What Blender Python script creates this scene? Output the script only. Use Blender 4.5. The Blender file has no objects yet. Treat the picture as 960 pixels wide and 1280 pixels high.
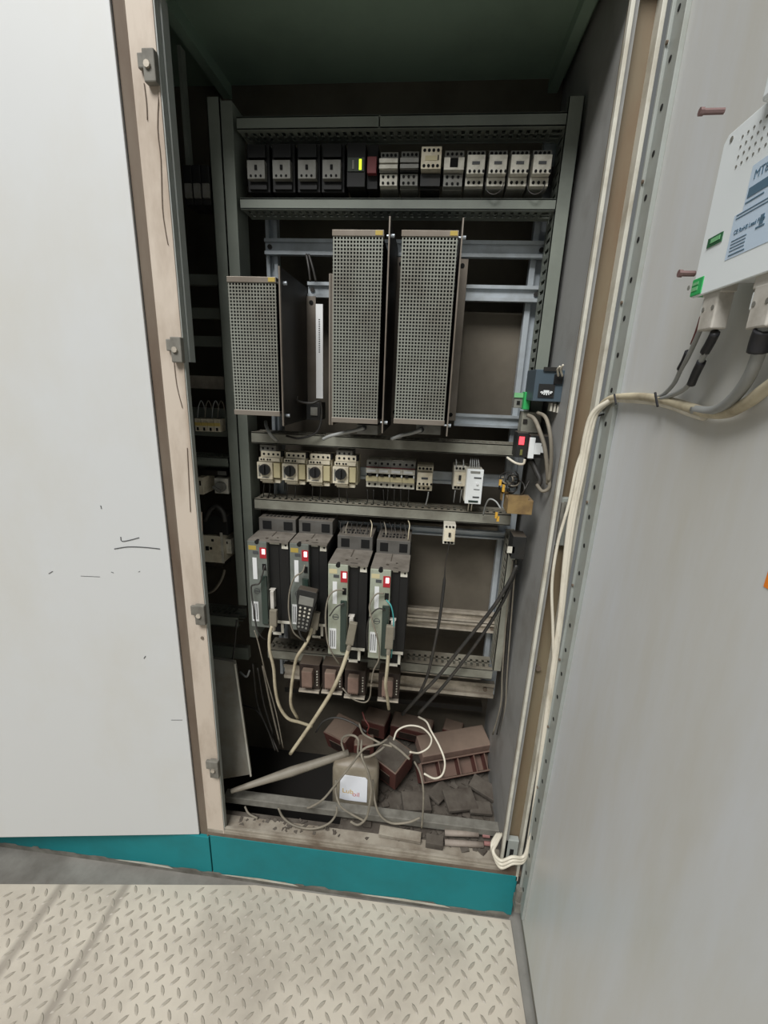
import bpy, math, random
from mathutils import Vector, Matrix
random.seed(7)
sc = bpy.context.scene
C = sc.collection

# ------------------------------------------------------------------ camera
CAM = Vector((0, -0.94, 1.5))
RW = ((0.99414831, 0.06421767, -0.08686327),
      (0.10132768, -0.27565804, 0.95590028),
      (0.03744113, -0.9591083, -0.280552))      # rows: world x, y, z in (right, down, forward)
F = 547.0
cd = bpy.data.cameras.new('camera'); cam = bpy.data.objects.new('camera', cd); C.objects.link(cam)
cd.sensor_fit = 'HORIZONTAL'; cd.sensor_width = 36; cd.lens = F/960*36
cd.clip_start = 0.02
m = Matrix([[RW[i][0], -RW[i][1], -RW[i][2], CAM[i]] for i in range(3)] + [[0, 0, 0, 1]])
cam.matrix_world = m
sc.camera = cam

# ------------------------------------------------------------------ world, light, exposure
w = bpy.data.worlds.new('world'); sc.world = w; w.use_nodes = True
bg = w.node_tree.nodes['Background']
bg.inputs[0].default_value = (0.90, 0.94, 0.93, 1); bg.inputs[1].default_value = 0.155
def area(name, loc, target, sx, sy, power, col):
    l = bpy.data.lights.new(name, 'AREA'); l.shape = 'RECTANGLE'; l.size = sx; l.size_y = sy
    l.energy = power; l.color = col
    o = bpy.data.objects.new(name, l); C.objects.link(o); o.location = loc
    o.rotation_euler = (Vector(target)-Vector(loc)).to_track_quat('-Z', 'Y').to_euler()
    return o
area('high_bay_light', (-1.8, -4.1, 7.0), (-0.3, -0.2, 1.0), 3.6, 2.6, 680, (1.0, 0.99, 0.97))
vs = sc.view_settings
vs.view_transform = 'Standard'; vs.look = 'None'; vs.gamma = 1; vs.exposure = 0.0; vs.use_curve_mapping = False

# ------------------------------------------------------------------ pixel -> world helpers (points get their own true depth)
def ray(px, py):
    v = (px-480, py-640, F)
    return Vector([sum(RW[i][j]*v[j] for j in range(3)) for i in range(3)])
def P(px, py, Y):
    r = ray(px, py); return CAM + r*((Y-CAM.y)/r.y)
def PX(px, py, X):
    r = ray(px, py); return CAM + r*((X-CAM.x)/r.x)
def PZ(px, py, Z):
    r = ray(px, py); return CAM + r*((Z-CAM.z)/r.z)
def PP(px, py, p0, n):
    r = ray(px, py); return CAM + r*(((Vector(p0)-CAM).dot(n))/r.dot(n))
def dims(x0, y0, x1, y1, Y):
    xm, ym = (x0+x1)/2, (y0+y1)/2
    return P(x0, ym, Y).x, P(x1, ym, Y).x, P(xm, y1, Y).z, P(xm, y0, Y).z

# ------------------------------------------------------------------ materials
def lin(c):
    return tuple(((v/255)/12.92 if v/255 <= 0.04045 else (((v/255)+0.055)/1.055)**2.4) for v in c)
MC = {}
def mat(name, col, rough=0.55, metal=0.0, dirt=None, amt=0.3, scale=8.0, stretch=(1, 1, 1), bump=0.0, dust=0.0, emit=0.0, alpha=None):
    """painted / plastic surface with noise-broken dirt, and settled dust on faces that look up"""
    if name in MC: return MC[name]
    M_ = bpy.data.materials.new(name); MC[name] = M_; M_.use_nodes = True
    nt = M_.node_tree; N = nt.nodes; L = nt.links
    b = N['Principled BSDF']
    c = (*lin(col), 1)
    b.inputs['Base Color'].default_value = c
    b.inputs['Roughness'].default_value = rough; b.inputs['Metallic'].default_value = metal
    src = None
    if dirt is not None:
        tc = N.new('ShaderNodeTexCoord'); mp = N.new('ShaderNodeMapping'); mp.inputs['Scale'].default_value = stretch
        nz = N.new('ShaderNodeTexNoise'); nz.inputs['Scale'].default_value = scale; nz.inputs['Detail'].default_value = 6
        nz.inputs['Roughness'].default_value = 0.62
        rp = N.new('ShaderNodeValToRGB'); rp.color_ramp.elements[0].position = 0.62-amt*0.45; rp.color_ramp.elements[1].position = 0.86-amt*0.2
        mx = N.new('ShaderNodeMix'); mx.data_type = 'RGBA'
        L.new(tc.outputs['Object'], mp.inputs['Vector']); L.new(mp.outputs['Vector'], nz.inputs['Vector'])
        L.new(nz.outputs['Fac'], rp.inputs['Fac']); L.new(rp.outputs['Color'], mx.inputs['Factor'])
        mx.inputs['A'].default_value = c; mx.inputs['B'].default_value = (*lin(dirt), 1)
        src = mx.outputs['Result']
        if bump:
            bp = N.new('ShaderNodeBump'); bp.inputs['Strength'].default_value = bump; bp.inputs['Distance'].default_value = 0.002
            L.new(nz.outputs['Fac'], bp.inputs['Height']); L.new(bp.outputs['Normal'], b.inputs['Normal'])
    if dust:
        g = N.new('ShaderNodeNewGeometry'); sp = N.new('ShaderNodeSeparateXYZ'); L.new(g.outputs['Normal'], sp.inputs['Vector'])
        mr = N.new('ShaderNodeMapRange'); mr.inputs['From Min'].default_value = 0.35; mr.inputs['From Max'].default_value = 0.95
        mr.inputs['To Max'].default_value = dust
        L.new(sp.outputs['Z'], mr.inputs['Value'])
        m2 = N.new('ShaderNodeMix'); m2.data_type = 'RGBA'
        L.new(mr.outputs['Result'], m2.inputs['Factor'])
        if src: L.new(src, m2.inputs['A'])
        else: m2.inputs['A'].default_value = c
        m2.inputs['B'].default_value = (*lin((112, 100, 86)), 1)
        src = m2.outputs['Result']
    if src: L.new(src, b.inputs['Base Color'])
    if emit:
        b.inputs['Emission Color'].default_value = c; b.inputs['Emission Strength'].default_value = emit
    if alpha is not None:
        b.inputs['Alpha'].default_value = alpha
    return M_
WHITE = mat('white_door_paint', (206, 208, 208), 0.5, dirt=(200, 198, 190), amt=0.35, scale=2.2, stretch=(1, 1, .6))
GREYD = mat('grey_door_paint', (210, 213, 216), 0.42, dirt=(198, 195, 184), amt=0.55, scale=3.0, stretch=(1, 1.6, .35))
BEIGE = mat('beige_post_paint', (196, 184, 170), 0.6, dirt=(142, 124, 106), amt=0.42, scale=9, stretch=(1, 1, .35), bump=.1)
RUST = mat('rusty_brown_seal', (114, 103, 90), 0.8, dirt=(84, 66, 52), amt=0.6, scale=10, stretch=(1, 1, .25), bump=.2)
OCHRE = mat('stained_frame_channel', (118, 107, 86), 0.65, dirt=(100, 66, 40), amt=0.62, scale=3.2, stretch=(2, 1, .45), bump=.05)
TEAL = mat('teal_plinth_paint', (4, 124, 130), 0.75, dirt=(8, 108, 112), amt=0.4, scale=5, bump=.05)
SKIRT = mat('bare_dusty_steel', (128, 126, 118), 0.7, dirt=(78, 74, 66), amt=0.6, scale=16, bump=.2)
SILL = mat('dusty_sill', (158, 151, 138), 0.75, dirt=(104, 92, 78), amt=0.55, scale=14, bump=.3)
WALLI = mat('inner_wall_paint', (152, 152, 150), 0.5, dirt=(118, 116, 110), amt=0.35, scale=6)
ROOF = mat('roof_inner_paint', (140, 164, 146), 0.7, dirt=(122, 144, 128), amt=0.4, scale=4)
REAR = mat('rear_panel_brown', (104, 97, 85), 0.7, dirt=(78, 72, 62), amt=0.5, scale=5)
EDGE = mat('pale_flange_paint', (196, 194, 182), 0.5, dirt=(150, 142, 124), amt=0.35, scale=14)
STRIP = mat('perforated_strip_paint', (152, 157, 153), 0.45, dirt=(140, 142, 134), amt=0.4, scale=12)
DUCT = mat('grey_duct_plastic', (142, 142, 130), 0.55, dirt=(98, 94, 84), amt=0.42, scale=9, dust=.45)
DUCTG = mat('grey_green_channel', (120, 126, 117), 0.5, dirt=(98, 103, 96), amt=0.4, scale=6, dust=.3)
GALV = mat('galvanised_rail', (188, 196, 202), 0.38, 0.35, dirt=(150, 154, 154), amt=0.4, scale=12)
GALVD = mat('dusty_galvanised_rail', (200, 192, 178), 0.5, 0.35, dirt=(104, 94, 80), amt=0.5, scale=14, dust=.4)
BLACK = mat('black_hole', (6, 6, 6), 0.9)
DARK = mat('dark_plastic', (30, 31, 31), 0.55, dirt=(46, 43, 38), amt=0.3, scale=12, dust=.35)
NIGHT = mat('matt_black_plastic', (14, 14, 14), 0.6)
DARKM = mat('dark_metal', (36, 35, 33), 0.5, dirt=(58, 50, 42), amt=0.3, scale=8, dust=.3)
GREYP = mat('grey_device_plastic', (128, 128, 122), 0.55, dirt=(96, 92, 84), amt=0.4, scale=24)
CREAM = mat('cream_device_plastic', (222, 214, 192), 0.5, dirt=(170, 156, 126), amt=0.35, scale=30, dust=.3)
PALE = mat('pale_device_plastic', (212, 209, 196), 0.5, dirt=(150, 146, 132), amt=0.35, scale=30, dust=.3)
YELLOWP = mat('yellowed_plastic', (214, 192, 112), 0.5)
MUTEY = mat('faded_yellow_panel', (196, 186, 148), 0.5)
REDP = mat('dull_red_plastic', (120, 52, 54), 0.5)
WHITEP = mat('white_plastic', (226, 230, 230), 0.4)
PAPER = mat('white_paper_label', (222, 224, 224), 0.6)
YEL = mat('yellow_sticker', (170, 148, 70), 0.5)
MESH = mat('perforated_sheet', (146, 149, 140), 0.4, 0.25, dirt=(104, 98, 88), amt=0.4, scale=7)
PLATE = mat('galvanised_plate', (138, 130, 120), 0.42, 0.4, dirt=(104, 92, 80), amt=0.4, scale=6)
DRIVE = mat('drive_cover_green', (158, 164, 148), 0.45, dirt=(122, 122, 106), amt=0.35, scale=16)
DRIVED = mat('drive_cover_dull', (112, 118, 112), 0.45, dirt=(84, 86, 80), amt=0.35, scale=16)
DRTOP = mat('dusty_drive_top', (118, 112, 104), 0.7, dirt=(84, 78, 70), amt=0.5, scale=30)
FROST = mat('smoked_cover', (44, 58, 52), 0.25)
CCREAM = mat('cream_cable', (196, 186, 160), 0.5, dirt=(140, 128, 106), amt=0.4, scale=20)
CWHITE = mat('white_cable', (214, 208, 192), 0.45, dirt=(170, 160, 140), amt=0.3, scale=16)
CGREY = mat('grey_cable', (150, 152, 150), 0.45)
CDARK = mat('dark_cable', (48, 47, 45), 0.5, dirt=(76, 70, 62), amt=0.35, scale=20)
CDUST = mat('dusty_grey_cable', (120, 114, 102), 0.7, dirt=(150, 142, 126), amt=0.4, scale=26)
CBLACK = mat('black_sleeve', (36, 36, 40), 0.5)
CREDW = mat('dark_red_wire', (98, 50, 46), 0.5)
CCYAN = mat('cyan_wire', (64, 150, 150), 0.5)
GREENT = mat('green_terminal', (52, 168, 92), 0.45)
GREENP = mat('pale_green_terminal', (120, 182, 130), 0.5)
BLUEG = mat('blue_grey_plastic', (70, 84, 94), 0.45)
TAN = mat('tan_terminal_plastic', (142, 118, 76), 0.6, dirt=(96, 74, 50), amt=0.5, scale=30, dust=.4)
BROWN = mat('red_brown_plastic', (92, 54, 48), 0.6, dirt=(74, 50, 42), amt=0.4, scale=20, dust=.75)
BROWND = mat('dusty_brown_plastic', (136, 112, 100), 0.8, dirt=(108, 88, 78), amt=0.5, scale=20, dust=.6)
DBROWN = mat('dark_brown_resin', (44, 33, 28), 0.6, dirt=(60, 48, 40), amt=0.4, scale=24, dust=.5)
ASH = mat('grey_dust_litter', (94, 88, 80), 0.9, dirt=(66, 58, 51), amt=0.6, scale=22, bump=.5)
JAR = mat('dusty_plastic_jug', (150, 142, 126), 0.5, dirt=(116, 106, 90), amt=0.5, scale=12, dust=.5)
HMI = mat('screen_housing_white', (232, 238, 240), 0.4)
HMIB = mat('data_label_blue', (196, 214, 232), 0.5)
INK = mat('label_ink', (84, 112, 132), 0.6)
INKD = mat('dark_ink', (70, 72, 74), 0.6)
CONN = mat('connector_shell_grey', (196, 192, 184), 0.45, dirt=(160, 154, 144), amt=0.3, scale=30)
LRED = mat('lit_red_segments', (255, 70, 80), 0.4, emit=1.6)
LREDW = mat('lit_pink_digit', (255, 205, 205), 0.4, emit=2.2)
LYEL = mat('lit_yellow_green_bar', (200, 240, 40), 0.4, emit=1.4)
PINK = mat('clamp_screw_brown', (116, 92, 90), 0.5)
CONC = mat('grey_floor_base', (134, 132, 126), 0.8, dirt=(92, 88, 82), amt=0.5, scale=6, bump=.2)

def tread_mat(name, base, dark):
    M_ = bpy.data.materials.new(name); M_.use_nodes = True
    nt = M_.node_tree; N = nt.nodes; L = nt.links; b = N['Principled BSDF']
    b.inputs['Roughness'].default_value = 0.5; b.inputs['Metallic'].default_value = 0.0
    tc = N.new('ShaderNodeTexCoord')
    nz = N.new('ShaderNodeTexNoise'); nz.inputs['Scale'].default_value = 3.1; nz.inputs['Detail'].default_value = 8; nz.inputs['Roughness'].default_value = .6
    L.new(tc.outputs['Object'], nz.inputs['Vector'])
    rp = N.new('ShaderNodeValToRGB'); rp.color_ramp.elements[0].position = .44; rp.color_ramp.elements[1].position = .68
    L.new(nz.outputs['Fac'], rp.inputs['Fac'])
    mx = N.new('ShaderNodeMix'); mx.data_type = 'RGBA'
    mx.inputs['A'].default_value = (*lin(base), 1); mx.inputs['B'].default_value = (*lin(dark), 1)
    L.new(rp.outputs['Color'], mx.inputs['Factor'])
    # two darker soft-edged lines running front to back over the plate
    sp = N.new('ShaderNodeSeparateXYZ'); L.new(tc.outputs['Object'], sp.inputs['Vector'])
    prev = mx.outputs['Result']
    for xc, hw in ((-0.823, .012), (-1.012, .014)):
        s = N.new('ShaderNodeMath'); s.operation = 'SUBTRACT'; L.new(sp.outputs['X'], s.inputs[0]); s.inputs[1].default_value = xc
        a = N.new('ShaderNodeMath'); a.operation = 'ABSOLUTE'; L.new(s.outputs[0], a.inputs[0])
        mr = N.new('ShaderNodeMapRange'); mr.inputs['From Min'].default_value = hw*.4; mr.inputs['From Max'].default_value = hw*1.5
        mr.inputs['To Min'].default_value = .65; mr.inputs['To Max'].default_value = 0
        L.new(a.outputs[0], mr.inputs['Value'])
        m2 = N.new('ShaderNodeMix'); m2.data_type = 'RGBA'; L.new(mr.outputs['Result'], m2.inputs['Factor'])
        L.new(prev, m2.inputs['A']); m2.inputs['B'].default_value = (*lin((128, 120, 110)), 1); prev = m2.outputs['Result']
    L.new(prev, b.inputs['Base Color'])
    return M_
TREAD = tread_mat('tread_plate_paint', (194, 186, 172), (160, 152, 140))
LUG = mat('worn_lug_tops', (164, 157, 144), 0.5, dirt=(148, 140, 128), amt=.5, scale=6)

# ------------------------------------------------------------------ mesh builder
ORD = ['first', 'second', 'third', 'fourth', 'fifth', 'sixth', 'seventh', 'eighth', 'ninth']
class MB:
    def __init__(s): s.v = []; s.f = []; s.m = []
    def add(s, vs_, fs, mi=0):
        o = len(s.v); s.v += [tuple(v) for v in vs_]
        for f in fs: s.f.append([i+o for i in f]); s.m.append(mi)
        return s
    def box(s, x0, x1, y0, y1, z0, z1, mi=0):
        vs_ = [(x, y, z) for z in (z0, z1) for y in (y0, y1) for x in (x0, x1)]
        return s.add(vs_, [(0, 2, 3, 1), (4, 5, 7, 6), (0, 1, 5, 4), (2, 6, 7, 3), (0, 4, 6, 2), (1, 3, 7, 5)], mi)
    def tbox(s, mtx, sx, sy, sz, mi=0):
        vs_ = [mtx @ Vector((x*sx/2, y*sy/2, z*sz/2)) for z in (-1, 1) for y in (-1, 1) for x in (-1, 1)]
        return s.add(vs_, [(0, 2, 3, 1), (4, 5, 7, 6), (0, 1, 5, 4), (2, 6, 7, 3), (0, 4, 6, 2), (1, 3, 7, 5)], mi)
    def pbox(s, x0, y0, x1, y1, Y, d, mi=0):
        a, b, c, e = dims(x0, y0, x1, y1, Y); return s.box(a, b, Y, Y+d, c, e, mi)
    def cyl(s, p0, p1, r, n=12, mi=0, r2=None):
        p0 = Vector(p0); p1 = Vector(p1); r2 = r if r2 is None else r2
        q = (p1-p0).to_track_quat('Z', 'Y')
        vs_ = []
        for p, rr in ((p0, r), (p1, r2)):
            for k in range(n):
                a = 2*math.pi*k/n; vs_.append(p + q @ Vector((rr*math.cos(a), rr*math.sin(a), 0)))
        fs = [(k, (k+1) % n, n+(k+1) % n, n+k) for k in range(n)] + [tuple(range(n))[::-1], tuple(range(n, 2*n))]
        return s.add(vs_, fs, mi)
    def prism(s, pts, y0, y1, mi=0):      # outline in x,z extruded along y
        n = len(pts)
        vs_ = [(x, y0, z) for x, z in pts] + [(x, y1, z) for x, z in pts]
        fs = [(k, (k+1) % n, n+(k+1) % n, n+k) for k in range(n)] + [tuple(range(n))[::-1], tuple(range(n, 2*n))]
        return s.add(vs_, fs, mi)
    def tube(s, pts, r, n=8, mi=0, sub=6):
        pts = [Vector(p) for p in pts]
        if len(pts) > 2:
            q = []
            e = [pts[0]*2-pts[1]] + pts + [pts[-1]*2-pts[-2]]
            for i in range(1, len(e)-2):
                a, b, c, d = e[i-1:i+3]
                for k in range(sub):
                    t = k/sub
                    q.append(0.5*((2*b)+(c-a)*t+(2*a-5*b+4*c-d)*t*t+(3*b-a-3*c+d)*t**3))
            q.append(pts[-1]); pts = q
        vs_ = []; up = None; N_ = len(pts)
        for i, p in enumerate(pts):
            t = (pts[min(i+1, N_-1)]-pts[max(i-1, 0)])
            if t.length < 1e-9: t = Vector((0, 0, 1))
            t.normalize()
            if up is None:
                up = t.orthogonal().normalized()
            else:
                up = (up - t*up.dot(t))
                up = up.normalized() if up.length > 1e-6 else t.orthogonal().normalized()
            sd = t.cross(up)
            rr = r(i/(N_-1)) if callable(r) else r
            for k in range(n):
                a = 2*math.pi*k/n; vs_.append(p + (up*math.cos(a)+sd*math.sin(a))*rr)
        fs = []
        for i in range(N_-1):
            for k in range(n):
                fs.append((i*n+k, i*n+(k+1) % n, (i+1)*n+(k+1) % n, (i+1)*n+k))
        fs += [tuple(range(n))[::-1], tuple(range((N_-1)*n, N_*n))]
        return s.add(vs_, fs, mi)
WL = {}
def tag(o, label=None, cat=None, group=None, kind=None):
    if label: o['label'] = label
    if cat: o['category'] = cat
    if group: o['group'] = group
    if kind: o['kind'] = kind
    return o
def build(mb, name, mats, parent=None, world=True, bevel=0, smooth=False, kind=None, label=None):
    """ONE mesh object; world=True: vertices given in world space, shifted into the parent's frame"""
    if not isinstance(mats, (list, tuple)): mats = [mats]
    me = bpy.data.meshes.new(name)
    off = Vector((0, 0, 0))
    if world:
        if parent is not None: off = WL.get(parent.name, Vector((0, 0, 0)))
        else:
            n = len(mb.v); xs = [v[0] for v in mb.v]; ys = [v[1] for v in mb.v]; zs = [v[2] for v in mb.v]
            off = Vector(((min(xs)+max(xs))/2, (min(ys)+max(ys))/2, min(zs)))
    me.from_pydata([(v[0]-off.x, v[1]-off.y, v[2]-off.z) for v in mb.v], [], mb.f)
    for m_ in mats: me.materials.append(m_)
    me.polygons.foreach_set('material_index', mb.m)
    if smooth: me.polygons.foreach_set('use_smooth', [True]*len(mb.f))
    me.update()
    o = bpy.data.objects.new(name, me); C.objects.link(o)
    if parent is not None: o.parent = parent; WL[o.name] = off
    else: o.location = off; WL[o.name] = off
    if bevel:
        b = o.modifiers.new('bevel', 'BEVEL'); b.width = bevel; b.segments = 2; b.limit_method = 'ANGLE'
    if kind: o['kind'] = kind
    if label: o['label'] = label
    return o
def node(name, label, cat, loc, group=None, rot=(0, 0, 0)):
    o = bpy.data.objects.new(name, None); C.objects.link(o); o.location = loc; o.rotation_euler = rot
    o.empty_display_size = .02
    WL[o.name] = Vector(loc)
    return tag(o, label, cat, group)
def dup(root, loc, label, group=None, rot=None):
    r = root.copy(); C.objects.link(r); r.location = loc
    if rot is not None: r.rotation_euler = rot
    r['label'] = label
    if group: r['group'] = group
    for ch in list(root.children):
        c = ch.copy(); C.objects.link(c); c.parent = r
        for g in list(ch.children):
            d = g.copy(); C.objects.link(d); d.parent = c
    WL[r.name] = Vector(loc)
    return r
def text_mesh(s, size):
    cu = bpy.data.curves.new('lettering', 'FONT'); cu.body = s; cu.size = size; cu.extrude = 0.0002
    o = bpy.data.objects.new('lettering', cu); C.objects.link(o)
    dg = bpy.context.evaluated_depsgraph_get(); me = bpy.data.meshes.new_from_object(o.evaluated_get(dg))
    out = ([v.co.copy() for v in me.vertices], [list(p.vertices) for p in me.polygons])
    bpy.data.objects.remove(o); bpy.data.meshes.remove(me); bpy.data.curves.remove(cu)
    return out

# ================================================================== SETTING: floor
mb = MB().box(-3.2, 1.2, -3.2, .9, -.05, 0); build(mb, 'floor', CONC, kind='structure')
EDGEP = [(-3.0, -.335), (-1.198, -.103), (-.436, -.009), (.334, -.006), (.334, -3.0), (-3.0, -3.0)]
def inside(x, y, mg=.012):
    if x > .334-mg or y < -1.7 or x < -2.2: return False
    for (xa, ya), (xb, yb) in zip(EDGEP[:3], EDGEP[1:4]):
        if xa <= x < xb: return y < ya+(yb-ya)*(x-xa)/(xb-xa)-mg
    return False
pl = node('tread_plate', 'pale grey steel tread plate on the floor in front of the teal plinth', 'floor plate', (0, -1, 0))
mb = MB(); n = len(EDGEP)
mb.add([(x, y, 0.0) for x, y in EDGEP]+[(x, y, .006) for x, y in EDGEP],
       [tuple(range(n))[::-1], tuple(range(n, 2*n))]+[(k, (k+1) % n, n+(k+1) % n, n+k) for k in range(n)][::1])
pm = build(mb, 'plate_sheet', TREAD, pl)
mb = MB()
def lug(mb, cx, cy, ang, L_, W_):
    ca, sa = math.cos(ang), math.sin(ang); pts = []
    for t, ww in ((-.5, 0), (-.28, .42), (0, .5), (.28, .42), (.5, 0), (.28, -.42), (0, -.5), (-.28, -.42)):
        x, y = t*L_, ww*W_; pts.append((cx+x*ca-y*sa, cy+x*sa+y*ca))
    lo = [(x, y, .006) for x, y in pts]; hi = [(cx+(x-cx)*.72, cy+(y-cy)*.6, .0078) for x, y in pts]
    mb.add(lo+hi, [tuple(range(8, 16))]+[(k, (k+1) % 8, 8+(k+1) % 8, 8+k) for k in range(8)])
for i in range(-40, 24):
    for j in range(0, 44):
        x, y = -.576+i*.0425, -.024-j*.0412
        if inside(x, y): lug(mb, x, y, math.radians(-52), .027, .0085)
        if inside(x+.0213, y-.0206): lug(mb, x+.0213, y-.0206, math.radians(46), .030, .0085)
build(mb, 'raised_lugs', LUG, pl, kind='stuff')

# ================================================================== CABINET
XL, XR, YB, ZR = -1.62, .345, .47, 2.26
cab = node('control_cabinet', 'large beige and grey electrical control cabinet standing on a teal plinth', 'cabinet', (-.5, .2, 0))
build(MB().box(XL, XR, YB, YB+.01, .03, ZR+.3), 'rear_panel', REAR, cab)
build(MB().box(XL, XR, .0, YB, ZR, ZR+.02), 'roof_panel', ROOF, cab)
build(MB().box(XL, XL+.01, .03, YB, .03, ZR), 'side_panel', WALLI, cab)
build(MB().box(.288, .296, .004, YB, .16, ZR), 'side_panel', WALLI, cab)
build(MB().box(-.19, .288, .065, YB, .19, .20).box(-.58, .288, .02, .065, .19, .20), 'floor_pan', ASH, cab, label='floor pan thick with grey dust')
build(MB().box(XL+.01, -.19, .03, YB, .03, .04).box(-.192, -.19, .065, YB, .04, .19), 'cable_pit', mat('pit_painted_shade', (30, 27, 24), .8), cab, label='open cable pit with painted-in shade left of the dusty floor pan')  # pit surfaces coloured nearly black to stand in for the shade down there
build(MB().box(XL, -.607, .028, .04, .172, ZR), 'front_panel', RUST, cab)
# roof channels under the roof, running front to back
for x in (-.60, .262):
    build(MB().box(x-.012, x+.012, .02, YB, ZR-.03, ZR), 'roof_channel', ROOF, cab)
build(MB().box(XL, XR, .0, .03, 2.150, ZR+.06), 'unseen_frame_header', EDGE, cab)  # out of view; header hung this low to shade the top row
# left post
post = build(MB().box(-.580, -.531, 0, .010, .19, 2.15).box(-.531, -.5275, -.002, .010, .19, 2.15), 'frame_post', BEIGE, cab, bevel=.001)
build(MB().box(-.607, -.580, .006, .03, .165, ZR+.05).box(-.584, -.580, .001, .03, .165, ZR+.05), 'door_seal', RUST, cab, label='rusty brown seal strip beside the beige post')
build(MB().box(-.5275, -.5250, .0, .014, .2, 2.15), 'post_return', STRIP, cab)
build(MB().box(-.530, -.5215, .016, .038, 1.53, 2.15), 'inner_channel', STRIP, cab)
# paint cracks and scratches on the post
def pl_pts(pts, Y): return [P(x, y, Y) for x, y in pts]
mb = MB()
for pts in ([(180, 104), (183, 128), (184, 150)], [(199, 105), (197, 160), (201, 200), (203, 260), (207, 290), (210, 306)],
            [(217, 448), (221, 482), (228, 510)], [(234, 560), (238, 640)], [(252, 640), (253, 664)]):
    build(MB().tube(pl_pts(pts, -.0012), .0009, 4, sub=3), 'paint_crack', RUST, cab)
# hinge blocks on the beige post
for (x0, y0, x1, y1, kx) in ((171, 60, 194, 103, 1), (207, 421, 227, 453, 1), (238, 757, 256, 781, 0), (257, 952, 273, 972, 0)):
    a, b, c, e = dims(x0, y0, x1, y1, -.012)
    hb = build(MB().box(a+.012, b, -.014, 0, c, e).box(a, a+.016, -.010, -.001, c+(e-c)*.45, e-(e-c)*.08), 'hinge_block', SKIRT, cab, bevel=.002)
    build(MB().cyl(((a+b)/2+.004, -.018, (c+e)/2), ((a+b)/2+.004, -.012, (c+e)/2), .006, 8), 'bolt_head', GALVD, hb)
mb = MB()
p = P(253, 797, 0); mb.cyl((p.x, -.003, p.z), (p.x, .004, p.z), .004, 8); build(mb, 'bolt', RUST, cab)
# right flange, stained channel and ridge
build(MB().box(.2795, .2865, -.008, .004, .205, ZR+.05), 'frame_flange', EDGE, cab, bevel=.001)
build(MB().box(.2865, .330, .022, .03, .205, ZR+.05), 'frame_channel', OCHRE, cab)
build(MB().box(.3295, .337, -.003, .03, .16, ZR+.05), 'frame_ridge', EDGE, cab, bevel=.001)
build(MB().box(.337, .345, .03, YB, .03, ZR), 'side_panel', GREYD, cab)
mb = MB()
p = P(672, 834, .02); mb.cyl((p.x, .012, p.z), (p.x, .023, p.z), .006, 10)
build(mb, 'channel_bolt', RUST, cab)
a, b, c, e = dims(692, 622, 715, 682, .01)
lt = build(MB().box(.289, .327, .008, .022, c, e), 'latch_plate', STRIP, cab, bevel=.002)
build(MB().box(.297, .303, .000, .008, c+.01, e-.01).box(.303, .318, .005, .008, e-.03, e-.008), 'latch_bar', SKIRT, lt)
lt = build(MB().box(.289, .326, .004, .020, .222, .300), 'latch_plate', STRIP, cab, bevel=.002)
build(MB().box(.304, .314, .0025, .0041, .240, .268), 'latch_slot', BLACK, lt)
mb = MB()
for z in (2.17,):
    mb.box(.27, .34, -.015, .03, z-.02, z+.06)
build(mb, 'corner_bracket', DUCTG, cab)
# sill and plinth
build(MB().box(-.580, .290, -.001, .05, .188, .202).box(-.527, .29, .0, .008, .2, .212), 'sill', SILL, cab, bevel=.001)
build(MB().box(-.580, .345, -.002, .03, .178, .190), 'rust_strip', RUST, cab)
for (x0, x1, zt) in ((XL, -.5775, .168), (-.5735, .335, .178)):
    pn = build(MB().box(x0, x1, -.003, .02, .022, zt), 'plinth_panel', TEAL, cab, bevel=.0015)
build(MB().box(XL, .33, .0, .02, 0, .024), 'base_skirt', SKIRT, cab)
# ragged scraped edge of the teal paint
mb = MB()
x = XL
while x < .32:
    L_ = random.uniform(.03, .11); h = random.uniform(.001, .009)
    mb.add([(x, -.0036, .020), (x+L_, -.0036, .020), (x+L_*.8, -.0036, .024+h), (x+L_*.3, -.0036, .024+h*.7)], [(0, 1, 2, 3)]); x += L_*random.uniform(.8, 1.5)
build(mb, 'scraped_edge', SKIRT, cab, kind='stuff')
mb = MB()
for x0, x1 in ((-.90, -.70), (-.55, -.30), (-.12, .16)):
    build(MB().add([(x0, -.004, .021), (x1, -.004, .017), (x1-.02, -.004, .025), ((x0+x1)/2, -.004, .029), (x0+.02, -.004, .025)], [(0, 1, 2, 3, 4)]), 'scraped_edge', EDGE, cab)

# white left door, hinged at the beige post, standing slightly ajar
th = math.atan2(.084, .572)
wd = build(MB().box(-1.05, 0, 0, .020, .172, ZR+.1), 'cabinet_door', WHITE, cab, world=False, bevel=.0015, label='white left door leaf standing slightly ajar')
wd.location = Vector((-.608, .0, 0))-WL[cab.name]; wd.rotation_euler = (0, 0, th)
def WD(px, py):
    n_ = Vector((math.sin(th), -math.cos(th), 0)); p_ = PP(px, py, (-.608, 0, 0), n_)-Vector((-.608, 0, 0))
    return Vector((p_.x*math.cos(th)+p_.y*math.sin(th), -.0003, p_.z))
mb = MB()
for pts, r in (([(151, 671), (152, 676), (158, 676), (174, 672)], .0011), ([(143, 686), (160, 683.5), (180, 684), (200, 686)], .0012),
            ([(126, 632), (127, 636)], .001), ([(61, 717), (66, 714)], .0009), ([(101, 720), (125, 721)], .0005),
            ([(180, 823), (182, 820)], .0012), ([(214, 900), (228, 900)], .0006), ([(139, 715), (142, 716)], .0007), ([(173, 715), (175, 714)], .0006)):
    build(MB().tube([WD(*q) for q in pts], r, 4, sub=4), 'pencil_scribble', INKD, wd, world=False)

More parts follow.
